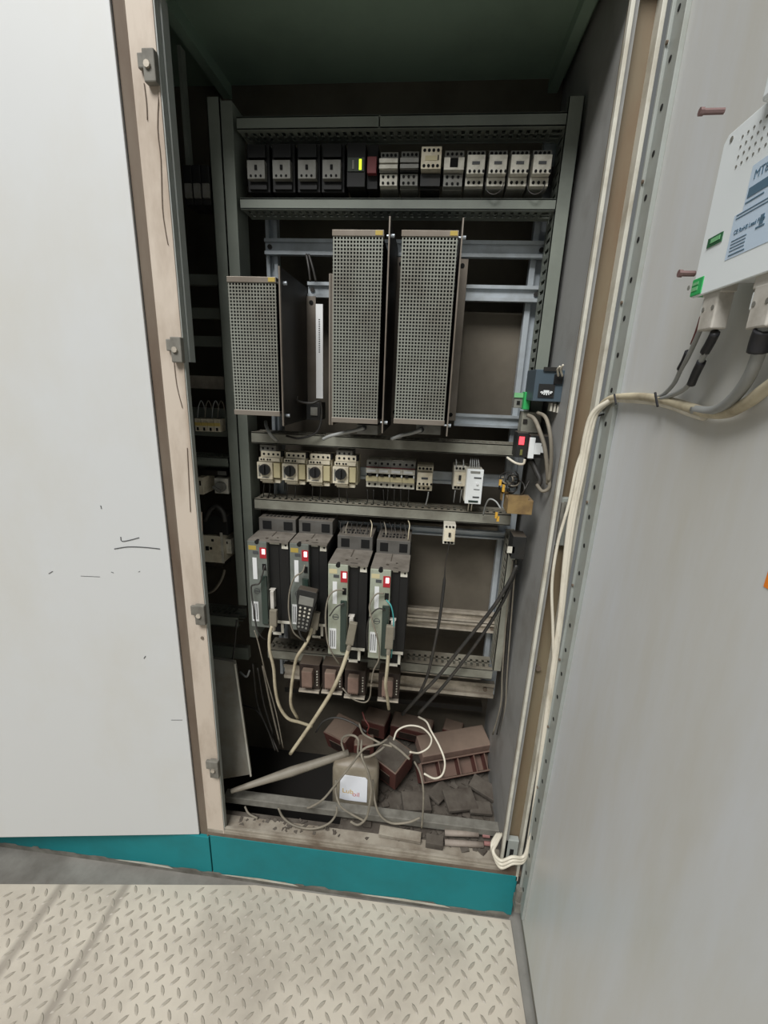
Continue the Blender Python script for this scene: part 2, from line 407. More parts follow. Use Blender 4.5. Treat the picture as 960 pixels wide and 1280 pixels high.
# grey right door, opened square to the cabinet
A14 = -math.radians(1.4)
HX = .353
DN = Vector((math.cos(A14), math.sin(A14), 0)); DU = Vector((math.sin(A14), -math.cos(A14), 0))   # normal, direction towards viewer
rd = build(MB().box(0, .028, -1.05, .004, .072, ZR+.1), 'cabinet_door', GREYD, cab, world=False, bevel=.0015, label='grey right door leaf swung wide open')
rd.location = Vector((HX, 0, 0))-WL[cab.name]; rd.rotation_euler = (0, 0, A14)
def DL(px, py, off=0):
    """point in the right door's own frame, off = height above its inner face"""
    p_ = PP(px, py, Vector((HX, 0, 0))-DN*off, DN)-Vector((HX, 0, 0))
    return Vector((p_.dot(DN), -p_.dot(DU), p_.z))
def DW(px, py, off=0): return PP(px, py, Vector((HX, 0, 0))-DN*off, DN)
hs = build(MB().box(-.008, 0, -.060, -.012, .10, ZR+.08).box(-.013, 0, -.018, -.012, .10, ZR+.08), 'hole_strip', STRIP, rd, world=False, bevel=.0008)
for k in range(34):
    z = 2.2-.0632*k
    if z < .12: break
    q = MB().cyl((-.0088, -.035, z), (-.0075, -.035, z), .0047, 10)
    if k == 0: h0 = build(q, 'strip_hole', BLACK, hs, world=False)
    else: build(q, 'strip_hole', BLACK, hs, world=False)
for k in range(9):
    z = 2.04-.19*k
    build(MB().cyl((-.014, -.020, z), (-.011, -.020, z), .003, 8), 'strip_rivet', RUST, hs, world=False)
build(MB().cyl((-.012, -.02, .115), (-.012, -.02, .16), .011, 12).box(-.022, 0, -.035, -.005, .085, .118), 'hinge_pin', SKIRT, rd, world=False, smooth=False)
a_ = DL(955, 733, 0); b_ = DL(961, 712, 0)
build(MB().box(-.0006, 0, a_.y-.05, a_.y, a_.z, b_.z), 'orange_sticker', mat('orange_sticker', (236, 132, 40), .5), rd, world=False)
build(MB().box(0, .02, -1.05, .0, .055, .072), 'door_bottom_seal', SKIRT, rd, world=False)

# ================================================================== MOUNTING RACK (frame and rails)
YD, YR = .20, .27     # front plane of the ducts, plane of the rails
rack = node('mounting_rack', 'galvanised steel mounting frame holding rails and ducts inside the cabinet', 'mounting frame', (-.12, .30, .2))
def profile_v(xc, w_, z0, z1, y, m_, name='upright'):
    mb = MB().box(xc-w_/2, xc-w_*.2, y, y+.022, z0, z1).box(xc+w_*.2, xc+w_/2, y, y+.022, z0, z1).box(xc-w_*.2, xc+w_*.2, y+.014, y+.022, z0, z1)
    return build(mb, name, m_, rack)
def profile_h(x0, x1, z0, z1, y, m_, name='cross_rail', parent=None, deep=.010):
    h = z1-z0
    mb = MB().box(x0, x1, y, y+.016, z1-h*.22, z1).box(x0, x1, y, y+.016, z0, z0+h*.22).box(x0, x1, y+deep-.002, y+.016, z0+h*.22, z1-h*.22)
    return build(mb, name, m_, parent or rack)
profile_v(.247, .046, .545, 2.05, .292, GALV)
profile_v(-.428, .030, .545, 2.05, .292, GALV)
for z0, z1, xx0 in ((1.805, 1.841, -.44), (1.708, 1.744, -.33), (1.399, 1.432, .07)):
    r_ = profile_h(xx0, .262, z0, z1, .272, GALV)
    for xb in ((.245,) if xx0 > 0 else (xx0+.012, .245)):
        build(MB().cyl((xb, .276, (z0+z1)/2), (xb, .284, (z0+z1)/2), .006, 8), 'rail_bolt', DARKM, r_)
# lower rails: a double rail behind the drives, a single one under the last duct
for (z0, z1, y) in ((.818, .850, .262), (.786, .814, .262), (.553, .606, .262)):
    r_ = profile_h(-.42, .262, z0, z1, y, GALVD, deep=.012)
    build(MB().cyl((.235, y+.004, (z0+z1)/2), (.235, y+.012, (z0+z1)/2), .007, 8), 'rail_bolt', RUST, r_)
profile_h(-.44, .262, 1.083, 1.105, .272, GALV)
build(MB().box(-.46, .255, .40, .42, .50, .53), 'cross_rail', GALVD, rack)
build(MB().box(-.46, .255, .38, .42, .40, .42), 'cross_rail', DARKM, rack)
# brown mounting plate seen behind the open places of the frame
build(MB().box(-.46, .235, .33, .334, .72, 1.10), 'backing_plate', REAR, rack)
build(MB().box(.0, .235, .33, .334, 1.40, 1.69), 'backing_plate', REAR, rack)
# bottom cross bar close to the sill
mb = MB().box(-.56, .288, .07, .10, .222, .246); build(mb, 'bottom_bar', SKIRT, cab, bevel=.002)
# ---- wire ducts (cover, slotted sides)
def hduct(name, label, x0, x1, z0, z1, m_=DUCT, joint=None, y=YD, depth=.065, pitch=.0175):
    t = node(name, label, 'wire duct', ((x0+x1)/2, y+depth, z0), 'horizontal wire ducts of the cabinet')
    mb = MB()
    if joint is None: mb.box(x0, x1, y, y+.003, z0, z1)
    else: mb.box(x0, joint-.0015, y, y+.003, z0, z1).box(joint+.0015, x1, y, y+.003, z0, z1)
    for a in (0,):
        mb.box(x0, x1, y, y+.010, z1-.0025, z1+.0005).box(x0, x1, y, y+.010, z0-.0005, z0+.0025)
    build(mb, 'duct_cover', m_, t)
    mb = MB(); n = int((x1-x0)/pitch)
    for zz in ((z1-.003, z1-.001), (z0+.001, z0+.003)):
        mb.box(x0, x1, y+.003, y+.016, *zz); mb.box(x0, x1, y+depth-.014, y+depth, *zz)
        mb.box(x0, x1, y+.034, y+.038, *zz)
        for k in range(n):
            xa = x0+k*pitch
            mb.box(xa, xa+pitch*.55, y+.016, y+depth-.014, *zz)
    build(mb, 'slotted_side', m_, t, kind='stuff')
    build(MB().box(x0, x1, y+depth, y+depth+.003, z0, z1), 'duct_back', m_, t)
    return t
XD0, XD1 = -.468, .247
hduct('wire_duct', 'topmost grey wire duct above the row of contactors', XD0, XD1, 2.034, 2.058, DUCTG, joint=-.147)
hduct('wire_duct', 'grey wire duct between the contactor row and the perforated boxes', XD0, XD1, 1.880, 1.902, DUCTG)
hduct('wire_duct', 'grey wire duct below the perforated boxes, above the rotary switches', XD0, XD1-.012, 1.335, 1.364)
hduct('wire_duct', 'dusty slotted wire duct between the rotary switches and the drives', XD0, XD1-.012, 1.150, 1.180)
hduct('wire_duct', 'dusty lowest wire duct behind the lower ends of the drives', XD0+.02, XD1-.01, .668, .700)

def vduct(name, label, x0, x1, z0, z1, m_, y=YD, depth=.065, side=-1, pitch=.0215):
    t = node(name, label, 'wire duct', ((x0+x1)/2, y+depth, z0), 'vertical wire ducts of the cabinet')
    build(MB().box(x0, x1, y, y+.003, z0, z1).box(x0, x0+.002, y, y+.012, z0, z1).box(x1-.002, x1, y, y+.012, z0, z1), 'duct_cover', m_, t)
    mb = MB(); n = int((z1-z0)/pitch)
    for xx in ((x0, x0+.002), (x1-.002, x1)):
        mb.box(*xx, y+depth-.014, y+depth, z0, z1)
        for k in range(n): mb.box(*xx, y+.012, y+depth-.014, z0+k*pitch, z0+k*pitch+pitch*.6)
    build(mb, 'slotted_side', m_, t, kind='stuff')
    build(MB().box(x0, x1, y+depth, y+depth+.003, z0, z1), 'duct_back', m_, t)
    return t
vduct('wire_duct', 'long vertical wire duct beside the right inner wall, above the relays', .247, .279, 1.36, 2.085, DUCTG, side=-1)
vduct('wire_duct', 'short vertical wire duct low on the right, behind the slanting black cables', .238, .262, .70, 1.12, DUCT)
vduct('wire_duct', 'tall vertical wire duct left of the perforated boxes', -.535, -.505, .845, 2.095, DUCTG)
build(MB().box(-.5048, -.478, YD+.003, YD+.07, .735, 2.09), 'divider_channel', DUCTG, rack, bevel=.001)

# ================================================================== COMPONENT BUILDERS (local: back at y=0, front towards -y, z from 0)
def screws(mb, xs, y, z, r, mi=0):
    for x in xs: mb.cyl((x, y, z), (x, y-.0012, z), r, 8, mi)
def make_contactor(name, label, cat, loc, group, w_, h_, d_, face=PALE, body=GREYP, low=None, top=None, aux=False, window=INKD):
    low = low or body; top = top or body
    t = node(name, label, cat, loc, group)
    build(MB().box(-w_/2, w_/2, -d_*.62, 0, 0, h_), 'body', body, t, world=False, bevel=.001)
    mb = MB().box(-w_/2+.001, w_/2-.001, -d_*.80, -d_*.62, h_*.80, h_-.002)
    screws(mb, [-w_*.34+i*w_*.225 for i in range(4)], -d_*.80, h_*.90, .0033, 1)
    build(mb, 'terminal_strip', [top, BLACK], t, world=False)
    fc = build(MB().box(-w_/2+.0015, w_/2-.0015, -d_, -d_*.62, h_*.27, h_*.78), 'face_cover', face, t, world=False, bevel=.0012)
    build(MB().box(-w_*.2, w_*.2, -d_-.0008, -d_, h_*.52, h_*.60), 'label_window', window, fc, world=False)
    mb = MB(); screws(mb, [-w_*.30+i*w_*.24 for i in range(4)], -d_, h_*.34, .0030)
    build(mb, 'screw_holes', BLACK, fc, world=False)
    mb = MB().box(-w_/2+.001, w_/2-.001, -d_*.80, -d_*.62, .002, h_*.25)
    screws(mb, [-w_*.30+i*w_*.28 for i in range(3)], -d_*.80, h_*.12, .0033, 1)
    build(mb, 'terminal_strip', [low, BLACK], t, world=False)
    return t
def locof(x0, y0, x1, y1, Yf, Yb=YR):
    a, b, c, e = dims(x0, y0, x1, y1, Yf)
    return Vector(((a+b)/2, Yb, c)), b-a, e-c

# ---- top row
# four dark switches with grey faces
GD = 'dark switches at the left end of the top row'
first = None
nm = ['leftmost', 'second from the left', 'third from the left', 'nearest the lit meter']
for k, (x0, x1) in enumerate(((308, 330), (340, 362), (372, 394), (403, 425))):
    loc, w_, h_ = locof(x0, 174, x1, 236, .195)
    lab = 'black switch with a small grey face in the top row, ' + nm[k]
    if first is None:
        w0, h0_ = w_, h_
        t = node('motor_switch', lab, 'switch', loc, GD)
        build(MB().box(-w_/2-.006, w_/2+.006, -.055, 0, 0, h_), 'body', NIGHT, t, world=False, bevel=.001)
        mb = MB().box(-w_/2, w_/2, -.072, -.055, h_*.22, h_*.60); screws(mb, [-w_*.3+i*w_*.28 for i in range(3)], -.072, h_*.28, .0028, 1)
        mb.box(-.003, .003, -.074, -.072, h_*.40, h_*.50, 1)
        build(mb, 'terminal_face', [GREYP, BLACK], t, world=False, bevel=.0006)
        build(MB().box(-w_/2, w_/2, -.066, -.055, h_*.68, h_*.94), 'terminal_cover', NIGHT, t, world=False)
        build(MB().box(-w_/2, w_/2, -.062, -.055, .004, h_*.16), 'lower_step', NIGHT, t, world=False)
        first = t
    else: dup(first, loc, lab)
# meter and red relay
loc, w_, h_ = locof(433, 176, 456, 232, .195)
t = node('panel_meter', 'dark meter module with a lit yellow-green bar in the top row', 'meter', loc)
build(MB().box(-w_/2, w_/2, -.068, 0, 0, h_), 'body', NIGHT, t, world=False, bevel=.001)
build(MB().box(-w_*.45, w_*.45, -.070, -.068, h_*.35, h_*.66), 'display_window', mat('meter_glass', (52, 60, 50), .3), t, world=False)
build(MB().box(w_*.17, w_*.31, -.071, -.070, h_*.38, h_*.62), 'lit_bar', LYEL, t, world=False)
build(MB().box(-w_*.20, -w_*.10, -.071, -.070, h_*.40, h_*.60), 'scale_bar', GREYP, t, world=False)
loc, w_, h_ = locof(458, 176, 471, 232, .198)
t = node('relay_module', 'narrow dull red relay module beside the lit meter', 'relay', loc)
build(MB().box(-w_/2, w_/2, -.055, 0, 0, h_), 'body', NIGHT, t, world=False)
build(MB().box(-w_*.45, w_*.45, -.068, -.055, h_*.30, h_*.68), 'front_cover', REDP, t, world=False, bevel=.001)
# contactors
GC = 'contactors in the top row'
W = None
spec = [(474, 185, 497, 230, GREYP, GREYP, 'grey contactor with two pale bands, first right of the red relay module'),
        (500, 184, 523, 230, GREYP, DARK, 'dull grey contactor with a dark face, second right of the red relay module'),
        (526, 183, 551, 231, CREAM, DARK, 'contactor with a bright cream upper block in the top row'),
        (555, 183, 580, 231, PALE, GREYP, 'grey contactor with a square black window in the top row')]
for k, (x0, y0, x1, y1, fm, bm, lab) in enumerate(spec):
    loc, w_, h_ = locof(x0, y0, x1, y1, .192)
    t = node('contactor', lab, 'contactor', loc, GC)
    d_ = .078
    if k == 2:
        build(MB().box(-w_/2, w_/2, -.050, 0, 0, h_), 'body', DARK, t, world=False, bevel=.001)
        mb = MB().box(-w_/2, w_/2, -d_, -.050, h_*.42, h_)
        screws(mb, [-w_*.34+i*w_*.225 for i in range(4)], -d_, h_*.90, .0034, 1); screws(mb, [-w_*.34+i*w_*.225 for i in range(4)], -d_, h_*.50, .0034, 1)
        mb.box(w_*.32, w_*.38, -d_-.001, -d_, h_*.64, h_*.78, 1)
        build(mb, 'auxiliary_block', [fm, BLACK], t, world=False, bevel=.0008)
        build(MB().box(-w_*.3, w_*.3, -d_-.0008, -d_, h_*.64, h_*.76), 'name_strip', MUTEY, t, world=False)
        build(MB().box(-w_/2, w_/2, -.064, -.050, h_*.04, h_*.36), 'lower_housing', DARK, t, world=False)
    else:
        build(MB().box(-w_/2, w_/2, -.048, 0, 0, h_), 'body', GREYP, t, world=False, bevel=.001)
        mb = MB().box(-w_/2+.001, w_/2-.001, -.062, -.048, h_*.80, h_-.001); screws(mb, [-w_*.34+i*w_*.225 for i in range(4)], -.062, h_*.90, .003, 1)
        build(mb, 'terminal_strip', [GREYP, BLACK], t, world=False)
        if k == 3:
            mb = MB().box(-w_/2, -w_*.2, -d_, -.048, h_*.40, h_*.72).box(w_*.2, w_/2, -d_, -.048, h_*.40, h_*.72).box(-w_*.2, w_*.2, -d_, -.048, h_*.40, h_*.46)
            build(mb, 'face_cover', PALE, t, world=False)
            build(MB().box(-w_*.19, w_*.19, -.070, -.048, h_*.46, h_*.72), 'window', BLACK, t, world=False)
        else:
            build(MB().box(-w_/2, w_/2, -d_, -.048, h_*.60, h_*.72).box(-w_/2, w_/2, -d_, -.048, h_*.44, h_*.55), 'pale_band', PALE if k == 0 else GREYP, t, world=False)
            build(MB().box(-w_/2, w_/2, -.068, -.048, h_*.38, h_*.78), 'face_cover', DARK if k else GREYP, t, world=False)
        mb = MB().box(-w_/2+.001, w_/2-.001, -.066, -.048, h_*.02, h_*.34)
        screws(mb, [-w_*.30+i*w_*.28 for i in range(3)], -.066, h_*.27, .003, 1); screws(mb, [-w_*.30+i*w_*.28 for i in range(3)], -.066, h_*.09, .003, 1)
        build(mb, 'terminal_strip', [PALE if k == 0 else GREYP, BLACK], t, world=False)
first = None
wh = ['immediately right of the one with a square black window', 'second from the left of its four', 'third from the left of its four', 'last at the right end of the top row']
for k, (x0, x1) in enumerate(((583, 607), (610, 635), (637.5, 662.5), (665, 691))):
    loc, w_, h_ = locof(x0, 182.5, x1, 230, .192)
    lab = 'pale contactor with grey label window, ' + wh[k]
    if first is None: first = make_contactor('contactor', lab, 'contactor', loc, GC, w_, h_, .078, PALE, GREYP, PALE, GREYP)
    else: dup(first, loc, lab)
# top row mounting rail
build(MB().box(-.50, .25, YR+.0005, YR+.008, 1.955, 1.99), 'mounting_rail', DARKM, rack)

# ---- middle row: four rotary motor switches
def make_rotary(lab, loc, w_, h_, group):
    t = node('rotary_motor_switch', lab, 'switch', loc, group)
    build(MB().box(-w_/2+.002, w_/2-.002, -.050, 0, h_*.08, h_*.97), 'body', CREAM, t, world=False, bevel=.001)
    mb = MB().box(-w_*.40, w_*.42, -.058, -.050, h_*.82, h_); screws(mb, [-w_*.28+i*w_*.2 for i in range(4)], -.058, h_*.91, .0032, 1)
    mb.box(w_*.40, w_*.5, -.056, -.040, h_*.84, h_, 1)
    build(mb, 'upper_terminals', [CREAM, BLACK], t, world=False)
    mb = MB().box(-w_*.46, w_*.42, -.066, -.050, h_*.70, h_*.81); screws(mb, [-w_*.36, -w_*.25, -w_*.09, w_*.02], -.066, h_*.755, .0026, 1)
    build(mb, 'auxiliary_terminals', [CREAM, BLACK], t, world=False)
    fp = build(MB().box(-w_*.5, w_*.15, -.076, -.050, h_*.16, h_*.68), 'face_plate', CREAM, t, world=False, bevel=.001)
    build(MB().box(-w_*.44, -w_*.36, -.0766, -.076, h_*.24, h_*.60).box(-w_*.3, w_*.0, -.0766, -.076, h_*.20, h_*.23), 'scale_marks', GREYP, fp, world=False)
    kb = build(MB().cyl((-w_*.15, -.076, h_*.47), (-w_*.15, -.084, h_*.47), w_*.23, 18), 'rotary_knob', DARK, t, world=False, bevel=.0006)
    build(MB().box(-w_*.15-.0022, -w_*.15+.0022, -.091, -.084, h_*.47-w_*.15, h_*.47+w_*.20), 'knob_grip', DARK, kb, world=False, bevel=.0006)
    build(MB().box(w_*.17, w_*.44, -.070, -.050, h_*.20, h_*.66), 'side_panel', MUTEY, t, world=False, bevel=.0006)
    build(MB().box(-w_*.42, w_*.12, -.070, -.050, h_*.08, h_*.15).box(-w_*.36, w_*.14, -.064, -.050, .001, h_*.07).box(w_*.15, w_*.40, -.062, -.050, .002, h_*.14), 'lower_steps', CREAM, t, world=False)
    return t
first = None
wh = ['leftmost of the four', 'second from the left', 'third from the left', 'rightmost, beside the eight-hole breaker row']
for k, (x0, y0, x1, y1) in enumerate(((321, 566, 349.5, 604), (353, 568, 380.5, 606), (384, 570, 412, 608), (416, 572, 445, 610))):
    loc, w_, h_ = locof(x0, y0, x1, y1, .19)
    loc.z -= .004
    lab = 'cream motor switch with a round black knob, ' + wh[k]
    if first is None: first = make_rotary(lab, loc, w_*1.03, h_*1.06, 'rotary motor switches'); 
    else: dup(first, loc, lab)
for nm_, (x0, y0, x1, y1), m_, lab in (('terminal_block', (324, 556.5, 344, 565), GREYP, 'small grey three-hole terminal block above the leftmost rotary switch'),
                                 ('terminal_block', (420, 563.5, 440, 571), GREYP, 'small dark grey terminal block above the rightmost rotary switch')):
    loc, w_, h_ = locof(x0, y0, x1, y1, .21)
    t = node(nm_, lab, 'terminal block', loc)
    build(MB().box(-w_/2, w_/2, -.055, 0, 0, h_), 'body', m_, t, world=False, bevel=.0008)
    mb = MB(); screws(mb, [-w_*.3, 0, w_*.3], -.055, h_*.5, .003); build(mb, 'screw_holes', BLACK, t, world=False)
# DIN rail of the middle row
mid = node('mounting_rail', 'grey mounting rail behind the rotary switches and breakers', 'rail', (-.1, YR, 1.24))
build(MB().box(-.455, .232, YR+.001, YR+.006, 1.238, 1.246).box(-.455, .232, YR+.001, YR+.006, 1.264, 1.272).box(-.455, .232, YR+.006, YR+.010, 1.238, 1.272), 'rail_body', GALV, mid)
# four two-pole breakers
first = None
wh = ['leftmost', 'second from the left', 'third from the left', 'rightmost']
a_, b_, c_, e_ = dims(456.5, 575, 518.5, 613, .19)
bw = (b_-a_)/4; bh = e_-c_-.006
for k in range(4):
    loc = Vector((a_+bw*(k+.5), YR, c_))
    w_ = bw-.0006; h_ = bh
    lab = 'two-pole circuit breaker of the middle row, ' + wh[k] + ' of its four'
    if first is None:
        t = node('circuit_breaker', lab, 'circuit breaker', loc, 'circuit breakers in the middle row')
        build(MB().box(-w_/2, w_/2, -.046, 0, 0, h_), 'body', PALE, t, world=False, bevel=.0006)
        mb = MB().box(-w_/2, w_/2, -.056, -.046, h_*.76, h_*.99); screws(mb, [-w_*.25, w_*.25], -.056, h_*.88, .0034, 1)
        build(mb, 'upper_terminals', [GREYP, BLACK], t, world=False)
        build(MB().box(-w_/2, w_/2, -.0605, -.046, h_*.73, h_*.76), 'red_line', REDP, t, world=False)
        fc = build(MB().box(-w_/2, w_/2, -.068, -.046, h_*.55, h_*.73), 'front_cover', PALE, t, world=False, bevel=.0005)
        build(MB().box(-w_*.40, w_*.30, -.0685, -.068, h_*.60, h_*.68), 'rating_label', PAPER, fc, world=False)
        build(MB().box(-w_/2+.001, w_/2-.001, -.058, -.046, h_*.44, h_*.55), 'toggle_recess', BLACK, t, world=False)
        build(MB().box(-w_*.30, -w_*.05, -.074, -.058, h_*.46, h_*.51), 'toggle', DARK, t, world=False)
        build(MB().box(w_*.38, w_*.49, -.070, -.058, h_*.44, h_*.52), 'toggle_tie', WHITEP, t, world=False)
        build(MB().box(-w_/2, w_/2, -.068, -.046, h_*.26, h_*.43), 'lower_cover', MUTEY, t, world=False, bevel=.0005)
        mb = MB().box(-w_/2, w_/2, -.056, -.046, .001, h_*.24); screws(mb, [-w_*.25, w_*.25], -.056, h_*.12, .0034, 1)
        build(mb, 'lower_terminals', [PALE, BLACK], t, world=False)
        first = t
    else: dup(first, loc, lab)
loc, w_, h_ = locof(520.5, 584, 541, 616, .19)
make_contactor('contactor', 'small cream contactor right of the circuit breakers in the middle row', 'contactor', loc, GC.replace('top', 'middle'), w_, h_, .078, CREAM, CREAM, CREAM, CREAM)
def make_mccb(lab, loc, w_, h_, grp, d_=.075):
    t = node('motor_circuit_breaker', lab, 'circuit breaker', loc, grp)
    build(MB().box(-w_/2, w_/2, -d_*.8, 0, 0, h_), 'body', PALE, t, world=False, bevel=.001)
    mb = MB(); screws(mb, [-w_*.28, 0, w_*.28], -d_*.8, h_*.90, .0032); screws(mb, [-w_*.28, 0, w_*.28], -d_*.8, h_*.09, .0032)
    build(mb, 'screw_holes', BLACK, t, world=False)
    fc = build(MB().box(-w_*.46, w_*.46, -d_, -d_*.8, h_*.20, h_*.78), 'front_cover', CREAM, t, world=False, bevel=.0008)
    build(MB().box(-w_*.09, w_*.10, -d_-.003, -d_, h_*.46, h_*.66), 'toggle', DARK, fc, world=False)
    build(MB().box(-w_*.2, w_*.2, -d_-.0006, -d_, h_*.30, h_*.40), 'label_plate', PALE, fc, world=False)
    return t
loc, w_, h_ = locof(567, 584, 582.5, 614, .192); GB = 'three-hole breakers'
mc = make_mccb('three-pole breaker standing left of the white power supply', loc, w_, h_, GB)
# white power supply
loc, w_, h_ = locof(582.5, 587, 603, 630, .175)
t = node('power_supply', 'slim bright white power supply module in the middle row', 'power supply', loc)
build(MB().box(-w_/2-.002, w_/2, -.085, 0, .004, h_-.002), 'body', PALE, t, world=False, bevel=.001)
fc = build(MB().box(-w_/2, w_/2, -.095, -.085, 0, h_), 'front_cover', WHITEP, t, world=False, bevel=.001)
build(MB().box(-w_*.30, w_*.28, -.0965, -.095, h_*.90, h_*.955), 'upper_connector', GREYP, fc, world=False)
build(MB().box(-w_*.28, w_*.32, -.0965, -.095, h_*.05, h_*.105), 'lower_connector', FROST, fc, world=False)
mb = MB().box(-w_*.06, w_*.38, -.0958, -.095, h_*.745, h_*.785).box(-w_*.02, w_*.34, -.0958, -.095, h_*.42, h_*.44).box(-w_*.04, w_*.36, -.0958, -.095, h_*.18, h_*.225)
build(mb, 'printed_marks', INKD, fc, world=False)
build(MB().cyl((w_*.17, -.095, h_*.60), (w_*.17, -.098, h_*.60), .0032, 10), 'adjuster', PAPER, fc, world=False)
mb = MB()
for k in range(5): mb.tube([(-w_*.3+k*w_*.14, -.07, h_-.002), (-w_*.3+k*w_*.13, -.066, h_+.012), (-w_*.25+k*w_*.11, -.05, h_+.022)], .0013, 5)
build(mb, 'wire_tails', CGREY, t, world=False)
# breaker hanging on the duct below
loc, w_, h_ = locof(554, 655, 569, 679, .17, .198)
make_mccb('three-pole breaker dangling below the duct by its black cable', loc, w_, h_, GB, .045)

# ================================================================== PERFORATED RESISTOR BOXES
def make_grid_box(lab, x0, x1, z0, z1, yf, plate_x, zp0, zp1, flange_w, cols):
    t = node('braking_resistor', lab, 'resistor box', ((x0+x1)/2, YR, z0), 'perforated resistor boxes')
    T = .011
    mb = MB()
    px_ = (x1-x0-.004)/cols; rows = int(round((z1-z0-T*2)/px_)); pz = (z1-z0-T*2)/rows; bt = px_*.37
    for k in range(cols+1):
        xa = x0+.002+k*px_; mb.box(xa-bt/2, xa+bt/2, yf, yf+.0012, z0+T, z1-T)
    for k in range(rows+1):
        za = z0+T+k*pz; mb.box(x0, x1, yf+.0002, yf+.0014, za-bt/2, za+bt/2)
    build(mb, 'perforated_front', MESH, t, kind='stuff')
    for nm_, za, zb in (('top_strip', z1-T, z1), ('bottom_strip', z0, z0+T)):
        build(MB().box(x0-.001, x1+.001, yf-.002, yf+.02, za, zb), nm_, PLATE, t, bevel=.0006)
    build(MB().box(x1-.016, x1-.001, yf-.0026, yf-.002, z1-T*.85, z1-.001), 'warning_sticker', YEL, t)
    build(MB().box(x0+.002, x1-.003, yf+.010, yf+.16, z0+.004, z1-.004), 'resistor_core', BLACK, t)
    # carrier plate standing edge-on with its mounting flange turned to the right
    pl_ = build(MB().box(plate_x, plate_x+.0022, yf-.002, YR, zp0, zp1), 'carrier_plate', DARKM, t)
    build(MB().box(plate_x-.0003, plate_x+.0025, yf-.004, yf+.003, zp0, zp1), 'plate_edge', PLATE, pl_)
    fl = build(MB().box(plate_x+.002, plate_x+flange_w, YR-.004, YR-.0015, zp0+.02, zp1-.02), 'mounting_flange', PLATE, t)
    for zz in (zp1-.035, zp0+.035):
        build(MB().cyl((plate_x+flange_w*.55, YR-.0055, zz), (plate_x+flange_w*.55, YR-.004, zz), .0055, 10), 'flange_hole', BLACK, fl)
    for zz in (zp1-.028, zp0+.022):
        build(MB().cyl((plate_x+.002, yf+.02, zz), (plate_x+.010, yf+.02, zz), .004, 8).cyl((plate_x-.006, yf+.02, zz), (plate_x, yf+.02, zz), .0025, 8), 'plate_bolt', GALV, t)
    return t
YX = .06
a, b, c, e = dims(289, 346, 347, 519, YX)
make_grid_box('shorter perforated grey resistor box at the left, overlapping the vertical duct', a, b, c, e, YX, P(350.5, 430, YX-.004).x, P(352, 532, YX).z, P(350, 333, YX).z, .026, 15)
a, b, c, e = dims(415.5, 287.5, 475.5, 529, YX)
make_grid_box('tall perforated grey resistor box in the middle', a, b, c, e, YX, P(481, 430, YX-.004).x, P(474, 541, YX).z, P(485, 271, YX).z, .022, 15)
a, b, c, e = dims(497.5, 288, 564, 531, YX)
make_grid_box('tall perforated grey resistor box at the right, a broad flange beside it', a, b, c, e, YX, P(566.5, 430, YX-.004).x, P(554, 545, YX).z, P(575, 273, YX).z, .030, 16)
# gland boxes under the two tall ones, with their grey leads
for k, (x0, x1, gx, gy, pts, lab) in enumerate((
        (446, 472, 455, 535, [(455, 535), (444, 538), (430, 541), (413, 545), (404, 549)], 'tall middle resistor box'),
        (520, 551, 527, 537, [(527, 537), (516, 541), (503, 544), (489, 549)], 'right-hand resistor box'))):
    a, b, c, e = dims(x0, 531, x1, 543, .10)
    t = node('gland_box', 'small grey cable gland box under the '+lab, 'junction box', ((a+b)/2, .17, c), 'gland boxes')
    build(MB().box(a, b, .10, .18, c, e), 'housing', GREYP, t, bevel=.001)
    p = P(gx, gy, .095); build(MB().cyl((p.x, .090, p.z), (p.x, .10, p.z), .006, 10), 'gland', DARK, t)
    t = build(MB().tube([P(x, y, .088+.012*i) for i, (x, y) in enumerate(pts)], .0042, 8), 'lead_cable', CGREY, smooth=True)
    tag(t, 'thick grey lead running left from the gland box under the '+lab, 'cable')
# long flat strips between the left and middle boxes
a, b, c, e = dims(395, 380, 403.5, 498, .20)
t = build(MB().box(a, b, .20, .206, c, e), 'label_strip', PAPER); tag(t, 'tall narrow white label strip between the left and middle perforated boxes', 'label strip')
mb = MB()
for k in range(16): z = e-.035-k*.005; mb.box((a+b)/2-.0016, (a+b)/2+.0016, .1994, .2, z-.0012, z+.0012)
build(mb, 'printed_line', INKD, t)
a, b, c, e = dims(411, 342, 416.5, 531, .14)
t = build(MB().box(a, b, .14, .262, c, e).box(a+.003, a+.005, .137, .14, c, e), 'resistor_rear_cover', PLATE); tag(t, 'narrow edge-on metal cover left of the tall middle resistor box', 'metal cover')
# socket with black wires below the white strip
a, b, c, e = dims(383, 503, 400, 525, .20)
t = node('wire_socket', 'small black socket with looped wires below the white label strip', 'socket', ((a+b)/2, YR, c))
build(MB().box(a, b, .20, .262, c, e), 'socket_body', DARK, t, bevel=.001)
build(MB().box(a+.012, b-.006, .196, .20, c+.012, e-.012), 'socket_face', GREYP, t)
def cable(name, label, pts, r, m_, group=None, cat='cable', n=8, sub=6):
    W_ = []
    for q in pts:
        if len(q) == 3: W_.append(P(*q))
        elif q[0] == 'd': W_.append(DW(q[1], q[2], q[3]))
        elif q[0] == 'z': W_.append(PZ(q[1], q[2], q[3]))
        else: W_.append(Vector(q[1:]))
    o = build(MB().tube(W_, r, n, sub=sub), name, m_, smooth=True)
    return tag(o, label, cat, group)
cable('loop_wire', 'dark wire looping round the small black socket below the label strip', [(372, 496, .17), (371, 500, .165), (378, 503, .16), (390, 504, .16), (400, 502, .17), (402, 520, .18), (396, 540, .18), (375, 548, .18), (358, 545, .19)], .003, CDARK)
cable('loose_cable', 'pale cable curling down from the left perforated box to the duct', [(332, 527, .15), (333, 533, .13), (338, 543, .12), (346, 551, .16)], .0042, CGREY)
